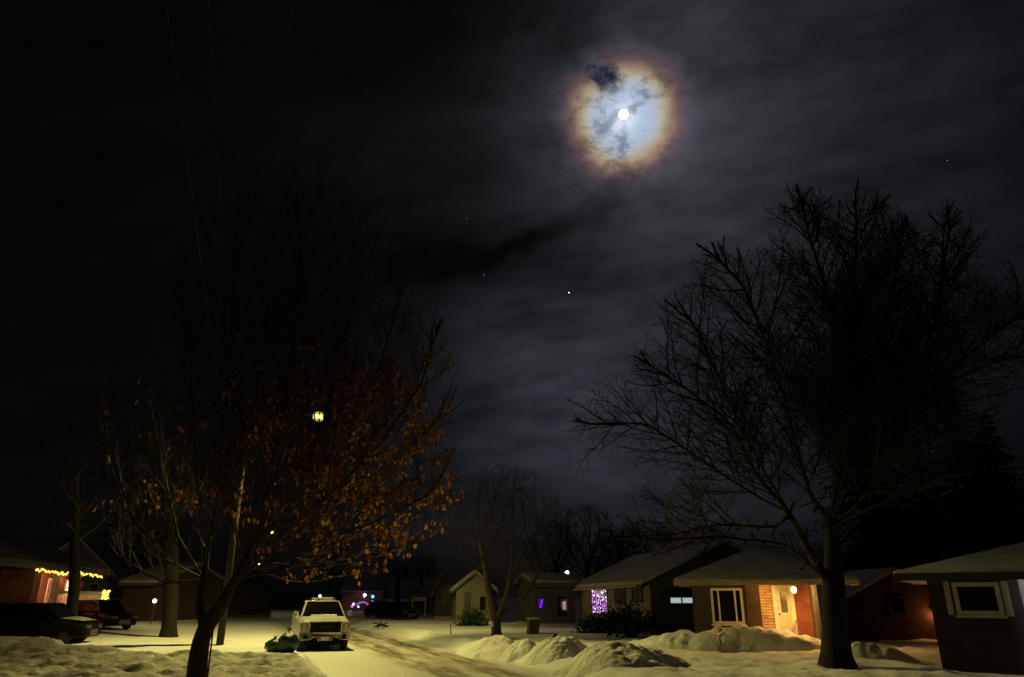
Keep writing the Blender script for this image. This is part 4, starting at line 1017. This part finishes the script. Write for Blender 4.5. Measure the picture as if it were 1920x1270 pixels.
string_lights([we(xb - .9, .1, FZ + 1.1), we(xb + .3, .1, FZ + 1.1)], 24, 'bright clump of string lights wound on the porch railing end', 'warm string lights on the porch house', drop=.5, r=(.05, .08))
string_lights([we(xb + .3, .05, FZ + .5), we(xb + .32, .05, FZ - .2)], 9, 'short string of lights hanging down the railing end post', 'warm string lights on the porch house', r=(.05, .08))
# ribbon bow on the post
x = pe(148); mb = MB(); rb = mat('red_ribbon', (.5, .03, .03), .5)
for sg in (-1, 1): mb.loft([[(x + sg * .03, -.02, zh - .75), (x + sg * .03, -.06, zh - .7), (x + sg * .03, -.02, zh - .65)], [(x + sg * .3, -.04, zh - .92), (x + sg * .3, -.14, zh - .72), (x + sg * .3, -.04, zh - .52)]])
for sg in (-1, 1): mb.loft([[(x + sg * .02, -.03, zh - .72), (x + sg * .1, -.03, zh - .72), (x + sg * .1, -.05, zh - .72)], [(x + sg * .18, -.03, zh - 1.3), (x + sg * .3, -.03, zh - 1.25), (x + sg * .28, -.06, zh - 1.28)]])
bw = mb.build('ribbon_bow', rb); bw.location = hE.o.location; bw.rotation_euler = (0, 0, angE); tag(bw, 'red ribbon bow tied to the porch post behind the slim trunk', 'bow')

# ------------------------------------------------------------------ far houses
def far_house(px0, px1, Y, label, wallc, py_eave=1100, rise=1.5, rz=0.1, roof='x', depth=8, z=.2, name='far_house', group='houses far down the street'):
    a = at(px0, 1150, Y); b_ = at(px1, 1150, Y); wd = (b_.x - a.x) / math.cos(rz) * .97
    h = House(name, (a.x, a.y, z), rz, label, 'house', group); eh = at((px0 + px1) / 2, py_eave, Y).z - z; eh = max(eh, 2.0)
    h.walls([(0, 0, wd, depth, eh)], wallc, .25, (0, 0, wd, depth, eh, rise, roof)); h.gable_roof(0, 0, wd, depth, eh, rise, roof, .4, m=FARROOF); h.wd = wd; h.eh = eh; return h
OLIVE = siding('olive_siding', (.13, .125, .09))
FARROOF = mat('far_roof', (.34, .33, .32), .85, bump=.4, bscale=6, c2=(.14, .135, .13)); DARKS = siding('dark_siding', (.05, .05, .05)); BRN = siding('brown_siding', (.12, .08, .06))
h = far_house(855, 925, 56, 'pale olive gable fronted house behind the small forked tree', OLIVE, 1102, 1.0, 0.12, 'y')
h.window('f', 0, (h.wd * .62, h.wd * .84, .9, 2.0), OLIVE); mb = MB(); mb.span((h.wd * .22, -.04, 0), (h.wd * .4, .01, 2.2)); dd = h.child('door', mb, DARKS)
h = far_house(815, 850, 70, 'narrow grey gabled house left of the pale olive house', DARKS, 1104, 1.6, 0.15, 'y')
mb = MB(); mb.span((h.wd * .35, -.05, 1.2), (h.wd * .8, .01, 2.9)); h.child('gable_panel', mb, OLIVE)
h = far_house(765, 806, 80, 'small far house with a pale porch roof on thin posts', DARKS, 1118, .8, .1, 'x')
mb = MB(); mb.span((h.wd * .15, -1.4, h.eh - .5), (h.wd * .85, -.02, h.eh - .1)); h.child('porch_roof', mb, RSNOW)
for f in (.2, .8):
    MB().span((h.wd * f - .06, -1.35, -.2), (h.wd * f + .06, -1.23, h.eh - .5)).build('post', WHITE, h.o)
h = far_house(1003, 1082, 50, 'dark house with one violet lit window behind the round snow pile', DARKS, 1094, .55, 0.14, 'x')
h.window('f', 0, h.rect('f', 0, 1007, 1120, 1020, 1140), DARKT, emis('violet_pane', (.10, .01, .45), .35), sill=False)
h.window('f', 0, h.rect('f', 0, 1042, 1115, 1066, 1158), DARKT, GLASS, mull=(.5,))
rr_ = h.rect('f', 0, 1054, 1128, 1061, 1143)
mb = MB(); h.slab(mb, 'f', 0, *rr_, .03, .05); h.child('lit_curtain', mb, emis('dim_curtain', (.8, .6, .5), .4))
rr_ = h.rect('f', 0, 1011, 1124, 1018, 1140); mb = MB(); i0 = h.P('f', 0, rr_[0], rr_[2], .06)
mb.loft([[h.P('f', 0, rr_[0], rr_[2], o_), h.P('f', 0, rr_[0] + .12, rr_[2], o_), h.P('f', 0, rr_[1], rr_[3], o_), h.P('f', 0, rr_[1] - .12, rr_[3], o_)] for o_ in (.04, .07)])
h.child('violet_ornament', mb, emis('violet_glow', (.16, .02, 1), 1.3))
h = far_house(640, 716, 110, 'far brick house edged with magenta and blue holiday lights', brick('far_brick', (.34, .12, .09), (.4, .15, .1), (.2, .15, .1)), 1110, 1.5, .1, 'x')
HW = h
lamp('holiday_glow', (h.wd * .5, -1.2, 2.4), 9, (.9, .25, .8), .2, h.o)
h2 = far_house(225, 300, 56, 'snow roofed house right of the glowing porch', brick('dull_brick', (.035, .014, .010), (.05, .02, .014), (.025, .018, .015)), 1092, 1.3, -.25, 'x', group='houses on the left beyond the drive')
h3 = far_house(310, 440, 74, 'dark house with violet lights behind the leafy tree trunk', BRN, 1098, 1.6, -.2, 'x', group='houses on the left beyond the drive')
h4 = far_house(490, 640, 135, 'dark house closing the far end of the street', BRN, 1112, 2.0, 0, 'x')
h5 = far_house(-60, 40, 50, 'dark house with a snow patched roof at the left edge', DARKS, 1072, 2.2, -.2, 'x', group='houses on the left beyond the drive')
# small coloured lights far away, each on its own holder
def dot(px, py, Y, r, c, s, label, name='light_bulb', cat='light', post=True, group='small distant lights', energy=0):
    p = at(px, py, Y); t = thing(name, p, 0, label, cat, group)
    MB().ball((0, 0, 0), r, 10, 6).build('bulb', emis('dot_%02d_%02d_%02d_%d' % (c[0] * 99, c[1] * 99, c[2] * 99, s * 10), c, s), t, smooth=True)
    g = gz(p.x, p.y) if abs(p.y) < 200 else .1
    if post: MB().path([(0, .05, -r), (0, .05, g - p.z)], .03, 6).build('stake', DARKT, t)
    if energy: lamp('bulb_light', (0, -r * 1.5, 0), energy, c, .1, t)
    return t
dot(1063, 1074, 62, .16, (1, .96, .86), 9, 'white lamp shining just above the dark house roof', 'yard_lamp', 'lamp')
dot(290, 1127, 52, .13, (.85, .95, 1), 7, 'white lamp in front of the left snow roofed house', 'yard_lamp', 'lamp')
dot(350, 1121, 62, .10, (.6, 1, .7), 3, 'pale green bulb left of the violet lights'); dot(357, 1124, 62, .06, (.1, .7, .5), 1.2, 'tiny teal bulb beside the pale green one')
dot(368, 1111, 66, .12, (.75, .72, 1), 6, 'white violet bulb topmost of its cluster'); dot(366, 1117, 66, .13, (.5, .4, 1), 2.2, 'violet bulb lowest of its cluster'); dot(371, 1114, 66, .09, (.5, .4, 1), 2, 'violet bulb at the right of its cluster')
dot(467, 1109, 80, .08, (1, .9, .85), 3, 'tiny white bulb beneath the leafy branches')
dot(587, 1126, 90, .19, (1, 1, 1), 8, 'bright white lamp just above the truck roof corner', 'yard_lamp', 'lamp'); dot(600, 1118, 100, .17, (1, .85, 1), 6, 'pinkish lamp above the truck roof', 'yard_lamp', 'lamp'); dot(600, 1123, 100, .17, (.5, .2, .6), 1.2, 'dim mauve bulb right under the pinkish lamp')
dot(627, 1124, 105, .16, (.16, .04, 1), .9, 'deep violet bulb over the middle of the truck roof'); dot(684, 1116, 107, .2, (1, .88, .9), 6, 'white bulb high on the far brick house'); dot(683, 1121, 107, .10, (.5, .4, .5), 1, 'faint bulb under the white one on the far brick house')
dot(699, 1119, 106, .22, (.05, .5, 1), 2.6, 'bright blue bulb on the corner of the far brick house'); dot(698, 1128, 106, .16, (.5, .2, .7), .8, 'mauve bulb under the blue one')
dot(663, 1133, 104, .17, (.25, .9, 1), 3, 'cyan bulb low in front of the far brick house'); dot(660, 1137, 104, .17, (.8, .05, .9), 2.2, 'magenta bulb below the cyan one'); dot(672, 1138, 104, .13, (.7, .75, 1), 2, 'pale bulb right of the magenta one')
p = at(680, 1133, 104); mb = MB(); mb.path([(math.cos(a) * .75, 0, math.sin(a) * .45 - .2) for a in [math.pi * k / 14 for k in range(15)]], .12, 6)
ar = mb.build('lit_arch', emis('mauve_arch', (.32, .12, .42), .9)); ar.location = p; tag(ar, 'glowing mauve arch on the lawn of the far brick house', 'light arch')
dot(833, 1104, 90, .06, (1, .9, .9), 1.5, 'tiny white bulb beside the narrow grey gable')

# ------------------------------------------------------------------ vehicles
TYRE = mat('tyre', (.02, .02, .02), .85); RIM = mat('rim', (.05, .05, .05), .4, metal=.6)
CGLASS = mat('car_glass', (.004, .004, .005), .06, spec=.18)
def rring(y, x, z0, z1, c=.12, ct=None):
    ct = ct or c
    return [(-x + c * .5, y, z0), (x - c * .5, y, z0), (x, y, z0 + c), (x, y, z1 - ct), (x - ct, y, z1), (-x + ct, y, z1), (-x, y, z1 - ct), (-x, y, z0 + c)]
def wheels(t, ys, x, r, wd):
    for y in ys:
        for sg in (-1, 1):
            mb = MB(); mb.path([(sg * (x - wd / 2), y, r), (sg * (x - wd / 2 + .03), y, r), (sg * (x + wd / 2 - .03), y, r), (sg * (x + wd / 2), y, r)], [r * .9, r, r, r * .9], 24)
            w_ = mb.build('wheel', TYRE, t, smooth=False); MB().path([(sg * (x + wd / 2 - .02), y, r), (sg * (x + wd / 2 + .012), y, r)], [r * .62, r * .55], 18).build('rim', RIM, w_)
def pickup(loc, rz, label):
    t = thing('pickup_truck', loc, rz, label, 'pickup truck')
    PA = mat('truck_paint', (.44, .44, .43), .3, var=.1, vscale=2); CH = mat('chrome', (.62, .6, .55), .22, metal=.85); BK = mat('black_plastic', (.006, .006, .007), .7, spec=.1)
    mb = MB(); mb.loft([rring(.10, .86, .58, 1.02, .08), rring(.16, .95, .52, 1.10, .08, .10), rring(.34, .985, .46, 1.17, .08, .13), rring(.9, 1.0, .46, 1.22, .08, .13), rring(1.5, 1.0, .46, 1.27, .08, .12), rring(3.7, 1.0, .46, 1.26, .08, .1), rring(3.75, 1.0, .46, 1.34, .08, .08), rring(5.7, 1.0, .50, 1.36, .08, .08), rring(5.8, .97, .55, 1.34, .08, .08)])
    mb.build('body', PA, t, bevel=.03)
    mb = MB()                                                     # raised centre of the hood
    mb.loft([[(-.62, .26, 1.135), (.62, .26, 1.135), (.56, .30, 1.185), (-.56, .30, 1.185)], [(-.60, .9, 1.20), (.60, .9, 1.20), (.54, .9, 1.265), (-.54, .9, 1.265)], [(-.56, 1.42, 1.25), (.56, 1.42, 1.25), (.5, 1.42, 1.30), (-.5, 1.42, 1.30)]]); mb.build('hood', PA, t, bevel=.02)
    cabp = [(-.93, 1.32, 1.24), (-.70, 2.02, 1.86), (-.69, 3.35, 1.87), (-.90, 3.72, 1.25)]
    mb = MB(); L = [Vector(p) for p in cabp]; Rr = [Vector((-p[0], p[1], p[2])) for p in cabp]
    mb.v = L + Rr; mb.f = [(0, 1, 2, 3), (7, 6, 5, 4), (0, 4, 5, 1), (1, 5, 6, 2), (2, 6, 7, 3), (0, 3, 7, 4)]
    cab = mb.build('cab', PA, t, bevel=.07)
    def face(a, b, c, d, i, o):
        a, b, c, d = map(Vector, (a, b, c, d)); n = (b - a).cross(d - a).normalized(); ct = (a + b + c + d) / 4
        q = [p + (ct - p) * i for p in (a, b, c, d)]; return MB().loft([[p - n * .01 for p in q], [p + n * o for p in q]])
    face(L[0], Rr[0], Rr[1], L[1], .085, .012).build('windshield', CGLASS, t)
    face(L[3], L[0], L[1], L[2], .16, .012).build('side_window', CGLASS, t); face(Rr[0], Rr[3], Rr[2], Rr[1], .16, .012).build('side_window', CGLASS, t)
    # grille, bumper and lamps
    MB().span((-.60, .045, .68), (.60, .14, 1.07)).build('grille', BK, t, bevel=.02)
    mb = MB(); mb.span((-.64, .02, 1.07), (.64, .15, 1.105)); mb.span((-.64, .02, .655), (.64, .15, .68)); mb.span((-.64, .03, .70), (-.60, .14, 1.06)); mb.span((.60, .03, .70), (.64, .14, 1.06)); mb.build('grille_surround', CH, t, bevel=.015)
    bd = bpy.data.curves.new('badge', 'FONT'); bd.body = 'GMC'; bd.size = .20; bd.extrude = .008; bd.align_x = 'CENTER'; bo = bpy.data.objects.new('badge_text', bd); bo.rotation_euler = (R(90), 0, 0)
    dg = bpy.context.evaluated_depsgraph_get(); col.objects.link(bo); dg.update(); me = bpy.data.meshes.new_from_object(bo.evaluated_get(dg)); bpy.data.objects.remove(bo)
    be = bpy.data.objects.new('badge', me); col.objects.link(be); be.parent = t; be.rotation_euler = (R(90), 0, 0); be.location = (0, .037, .81); me.materials.clear(); me.materials.append(mat('badge_metal', (.04, .034, .022), .6))
    for sg in (-1, 1):
        mb = MB(); mb.loft([[(sg * .64, .07, .80), (sg * .97, .14, .80), (sg * .97, .14, 1.04), (sg * .64, .07, 1.05)], [(sg * .64, .22, .80), (sg * .97, .30, .80), (sg * .97, .30, 1.04), (sg * .64, .22, 1.05)]])
        hl = mb.build('headlight', mat('headlight_glass', (.30, .26, .20), .12), t, bevel=.02)
        mb = MB(); mb.loft([[(sg * .88, .112, .82), (sg * .965, .13, .82), (sg * .965, .13, .93), (sg * .88, .112, .93)], [(sg * .88, .13, .82), (sg * .965, .148, .82), (sg * .965, .148, .93), (sg * .88, .13, .93)]]); mb.build('turn_signal', mat('amber_lens', (.5, .16, .02), .2), hl)
        MB().span((sg * .70, -.045, .45), (sg * .84, .03, .60)).build('fog_pocket', BK, t, bevel=.02)
        mb = MB(); mb.span((sg * 1.0, 1.55, 1.30), (sg * 1.06, 1.62, 1.36)); mb.box((sg * 1.12, 1.6, 1.36), (.15, .12, .2)); mb.build('mirror', PA, t, bevel=.03)
        MB().span((sg * .22, -.02, .36), (sg * .27, .06, .47)).build('tow_hook', CH, t)
    mb = MB(); mb.loft([[(-1.0, .12, .40), (-.6, -.02, .40), (-.45, -.03, .50), (.45, -.03, .50), (.6, -.02, .40), (1.0, .12, .40), (1.01, .14, .66), (.6, .0, .68), (-.6, .0, .68), (-1.01, .14, .66)],
                         [(-1.0, .30, .40), (-.6, .2, .40), (-.45, .2, .50), (.45, .2, .50), (.6, .2, .40), (1.0, .30, .40), (1.01, .32, .66), (.6, .2, .68), (-.6, .2, .68), (-1.01, .32, .66)]]); mb.build('bumper', CH, t, bevel=.02)
    MB().span((-.165, -.06, .38), (.165, -.032, .52)).build('licence_plate', mat('plate', (.62, .6, .5), .5), t)
    MB().span((-.8, .06, .24), (.8, .3, .42)).build('air_dam', BK, t)
    MB().span((-.6, .4, .2), (.6, 5.2, .5)).build('chassis', BK, t)
    wheels(t, (.98, 4.55), .86, .40, .27)
    # roof light bar
    mb = MB(); mb.span((-.46, 2.14, 1.875), (-.2, 2.4, 1.985)); mb.span((-.17, 2.14, 1.875), (.44, 2.4, 2.0)); mb.build('light_bar', mat('white_lens', (.7, .69, .62), .3), t, bevel=.02)
    mb = MB(); mb.span((-.21, 2.13, 1.87), (-.16, 2.41, 1.96)); mb.span((.44, 2.13, 1.87), (.5, 2.41, 1.96)); mb.span((-.52, 2.13, 1.87), (-.46, 2.41, 1.96)); mb.build('light_bar_end', mat('dark_amber', (.16, .05, .02), .4), t)
    mb = MB(); rnd = random.Random(4)
    for k in range(26):
        x = rnd.uniform(-.5, .5); mb.ball((x, rnd.uniform(1.25, 1.46), 1.295), rnd.uniform(.05, .10), 7, 5, .45)
    mb.build('snow_cap', PILE, t, smooth=True)
    return t
pt = at(607, 1223, 31.0)
pickup((pt.x, pt.y, .035), PSI, 'white pickup truck with a black grille parked on the snowy road')
def car(loc, rz, label, paint, L=4.5, W=1.78, H=1.45, suv=False, snow=False, group='dark parked cars'):
    t = thing('parked_car', loc, rz, label, 'car', group); x = W / 2; belt = H * (.62 if not suv else .60)
    mb = MB(); mb.loft([rring(0, x * .78, .32, .62, .1), rring(.12, x * .93, .24, belt * .80, .1, .14), rring(.5, x, .22, belt * .88, .1, .14), rring(1.15, x, .22, belt, .1, .14), rring(L - .6, x, .22, belt * 1.02, .1, .14), rring(L - .1, x * .93, .26, belt * .98, .1, .14), rring(L, x * .8, .36, belt * .8, .1)]); mb.build('body', paint, t, bevel=.05)
    ya, yb, yc, yd = (1.05, 1.85, L - 1.25, L - .45) if not suv else (1.05, 1.7, L - .5, L - .12)
    Lp = [Vector(p) for p in ((-x * .93, ya, belt * .97), (-x * .70, yb, H), (-x * .70, yc, H * .985), (-x * .90, yd, belt * .99))]; Rp = [Vector((-p.x, p.y, p.z)) for p in Lp]
    mb = MB(); mb.v = Lp + Rp; mb.f = [(0, 1, 2, 3), (7, 6, 5, 4), (0, 4, 5, 1), (1, 5, 6, 2), (2, 6, 7, 3), (0, 3, 7, 4)]; mb.build('cabin', paint, t, bevel=.07)
    def face(a, b, c, d, i):
        n = (b - a).cross(d - a).normalized(); ct = (a + b + c + d) / 4; q = [p + (ct - p) * i for p in (a, b, c, d)]; return MB().loft([[p - n * .01 for p in q], [p + n * .012 for p in q]])
    face(Lp[0], Rp[0], Rp[1], Lp[1], .1).build('windshield', CGLASS, t); face(Lp[2], Rp[2], Rp[3], Lp[3], .1).build('rear_window', CGLASS, t)
    face(Lp[3], Lp[0], Lp[1], Lp[2], .15).build('side_window', CGLASS, t); face(Rp[0], Rp[3], Rp[2], Rp[1], .15).build('side_window', CGLASS, t)
    for sg in (-1, 1):
        MB().box((sg * x * .68, .05, belt * .70), (.34, .16, .14), rz=sg * .25).build('headlight', mat('unlit_headlight', (.05, .045, .04), .3), t, bevel=.03)
        MB().box((sg * x * .72, L - .05, belt * .78), (.3, .14, .16), rz=-sg * .2).build('tail_light', mat('tail_lens', (.25, .02, .02), .2), t, bevel=.03)
        MB().box((sg * (x + .08), ya + .45, belt * 1.03), (.16, .12, .13)).build('mirror', paint, t, bevel=.03)
    MB().span((-x * .4, -.02, .3), (x * .4, .1, .55)).build('grille', DARKT, t, bevel=.02)
    wheels(t, (.85, L - .9), x - .12, .32, .22)
    if snow:
        mb = MB(); rnd = random.Random(3)
        for sg in range(1):
            n = 14; rr_ = []
            for i in range(n + 1):
                y = .2 + 1.0 * i / n; row = [(-x * .85 + 2 * x * .85 * j / 10, y, belt * .86 + .10 * math.sin(math.pi * j / 10) * math.sin(math.pi * i / n) + .07 + .12 * i / n) for j in range(11)]; rr_.append(row)
            for i in range(n):
                for j in range(10): mb.quad(rr_[i][j], rr_[i][j + 1], rr_[i + 1][j + 1], rr_[i + 1][j])
        mb.build('hood_snow', FARROOF, t, smooth=True)
    return t
BLK = mat('dark_car_paint', (.005, .005, .006), .6, spec=.08); 
p = at(170, 1195, 33.5); g_ = gz(p.x, p.y)
car((p.x + .1, p.y, g_ - .02), R(98), 'snow dusted dark car nearest the left edge behind the snow mound', BLK, 4.9, 1.85, 1.62, True, True)
p = at(232, 1176, 42.5); car((p.x, p.y, gz(p.x, p.y)), R(62), 'black car parked in front of the glowing porch', BLK, 4.4, 1.78, 1.58, True)
p = at(772, 1163, 66); car((p.x, p.y, .22), R(40), 'black car parked on the far right drive, nearer the street tree', BLK, 4.6, 1.8, 1.5)
p = at(728, 1160, 72); car((p.x, p.y, .22), R(30), 'black car half hidden at the far left of the two beyond the truck', BLK, 4.6, 1.8, 1.5)

# ------------------------------------------------------------------ rubbish bags, stake, bins and other small things
BAG = mat('teal_bag', (.008, .042, .052), .38, var=.5, vscale=7, bump=1.0, bscale=9, spec=.4)
def bag(px, py, Y, r, h, seed, label, m):
    p = at(px, py, Y); g = gz(p.x, p.y); t = thing('rubbish_bag', (p.x, p.y, max(g, .02)), seed, label, 'rubbish bag', 'rubbish bags beside the truck'); mb = MB(); n, k = 22, 14; rings = []
    for i in range(k + 1):
        f = i / k; rad = r * (math.sin(math.pi * min(1, .12 + f * .80)) ** .7) * (1 if f < .8 else 1 - (f - .8) * 2.6); ring = []
        for j in range(n):
            a = 2 * math.pi * j / n; q = Vector((math.cos(a), math.sin(a), f * 2)); c = 1 + .26 * noise.noise(q * 1.6 + Vector((seed, 0, 0))) + .24 * abs(noise.noise(q * 4 + Vector((0, seed, 0))))
            ring.append((math.cos(a) * rad * c, math.sin(a) * rad * c, -.04 + f * h * (1 + .1 * noise.noise(q + Vector((seed, seed, 0))))))
        rings.append(ring)
    mb.loft(rings).build('sack', m, t, smooth=True)
    mb = MB()
    for s_k in range(5):
        a = s_k * 1.26; mb.quad((0, 0, h * .9), (math.cos(a) * .05, math.sin(a) * .05, h * .97), (math.cos(a + .3) * .13, math.sin(a + .3) * .13, h * 1.16), (math.cos(a + .8) * .05, math.sin(a + .8) * .05, h * 1.04))
    mb.build('tied_neck', m, t); return t
bag(538, 1227, 29.2, .37, .76, 1.7, 'larger teal rubbish bag standing against the truck side', BAG)
bag(514, 1220, 29.4, .34, .50, 5.2, 'smaller slumped green bag left of the larger one', mat('green_bag', (.014, .065, .045), .25, var=.5, vscale=7, bump=1.0, bscale=9, spec=.7))
p = at(393, 1240, 15.6); g = gz(p.x, p.y); q = at(403, 1150, 15.5)
mb = MB().path([(0, 0, -.6), (q.x - p.x, q.y - p.y, q.z - p.z + 0.5)], [.02, .016], 8); 
s_ = mb.build('garden_stake', mat('stake_metal', (.06, .06, .05), .6)); s_.location = p; tag(s_, 'thin dark stake leaning beside the forked young trunk', 'stake')
p = at(845, 1185, 40); g = gz(p.x, p.y); o = MB().path([(0, 0, -.2), (0, 0, .55)], .025, 6).build('marker_stake', DARKT); o.location = (p.x, p.y, g); tag(o, 'thin marker stake standing in the right lawn snow', 'stake')
p = at(1000, 1186, 40); g = gz(p.x, p.y); t = thing('wheelie_bin', (p.x, p.y, g), .2, 'dark bin with a snow covered lid in front of the violet window house', 'bin')
MB().loft([[(-.25, -.25, 0), (.25, -.25, 0), (.25, .25, 0), (-.25, .25, 0)], [(-.28, -.28, .7), (.28, -.28, .7), (.28, .28, .7), (-.28, .28, .7)]]).build('bin_body', mat('bin_plastic', (.05, .05, .05), .6), t, bevel=.03)
MB().box((0, 0, .75), (.6, .6, .1)).build('lid', SNOW, t, bevel=.04)
for sg in (-1, 1): MB().path([(sg * .18, .3, .1), (sg * .27, .3, .1)], .1, 12).build('wheel', TYRE, t)
p = at(1040, 1193, 24.9); o = MB().path([(0, 0, -.2), (0, 0, .02), (0, 0, .06)], [.12, .12, .09], 12).build('hydrant_cap', DARKT, bevel=.01); o.location = p; tag(o, 'dark round cap poking out of the peaked snow pile', 'cap')
p = at(716, 1170, 52); g = gz(p.x, p.y); mb = MB()
rnd = random.Random(2)
for k in range(9): mb.path([(rnd.uniform(-.6, .6), rnd.uniform(-.2, .2), 0), (rnd.uniform(-.6, .6), rnd.uniform(-.2, .2), rnd.uniform(.1, .28))], .04, 5)
o = mb.build('brush_heap', BARKD); o.location = (p.x, p.y, g); tag(o, 'small dark heap of branches on the snow right of the truck', 'brush heap')

# ------------------------------------------------------------------ moon and stars
mm = MB().ball((0, 0, 0), 13.2, 48, 32).build('moon', emis('moon_glow', (1, .98, .95), 2), smooth=True); mm.location = CAM + MD * 2000; tag(mm, 'round white moon inside the glowing cloud ring', 'moon')
for px, py, r, s, lb in ((1067, 549, 1.7, 2.2, 'brightest star, straight below the moon'), (907, 516, 1.1, .35, 'faint star left of the brightest one'), (1776, 301, 1.0, .30, 'faint lone star far right of the moon'), (875, 410, 1.0, .2, 'faintest star, between the leafy tree and the moon')):
    o = MB().ball((0, 0, 0), r, 8, 6).build('star', emis('star_%d' % (s * 100), (1, .97, .92), s), smooth=True); o.location = CAM + ray(px, py).normalized() * 2000; tag(o, lb, 'star', 'stars')
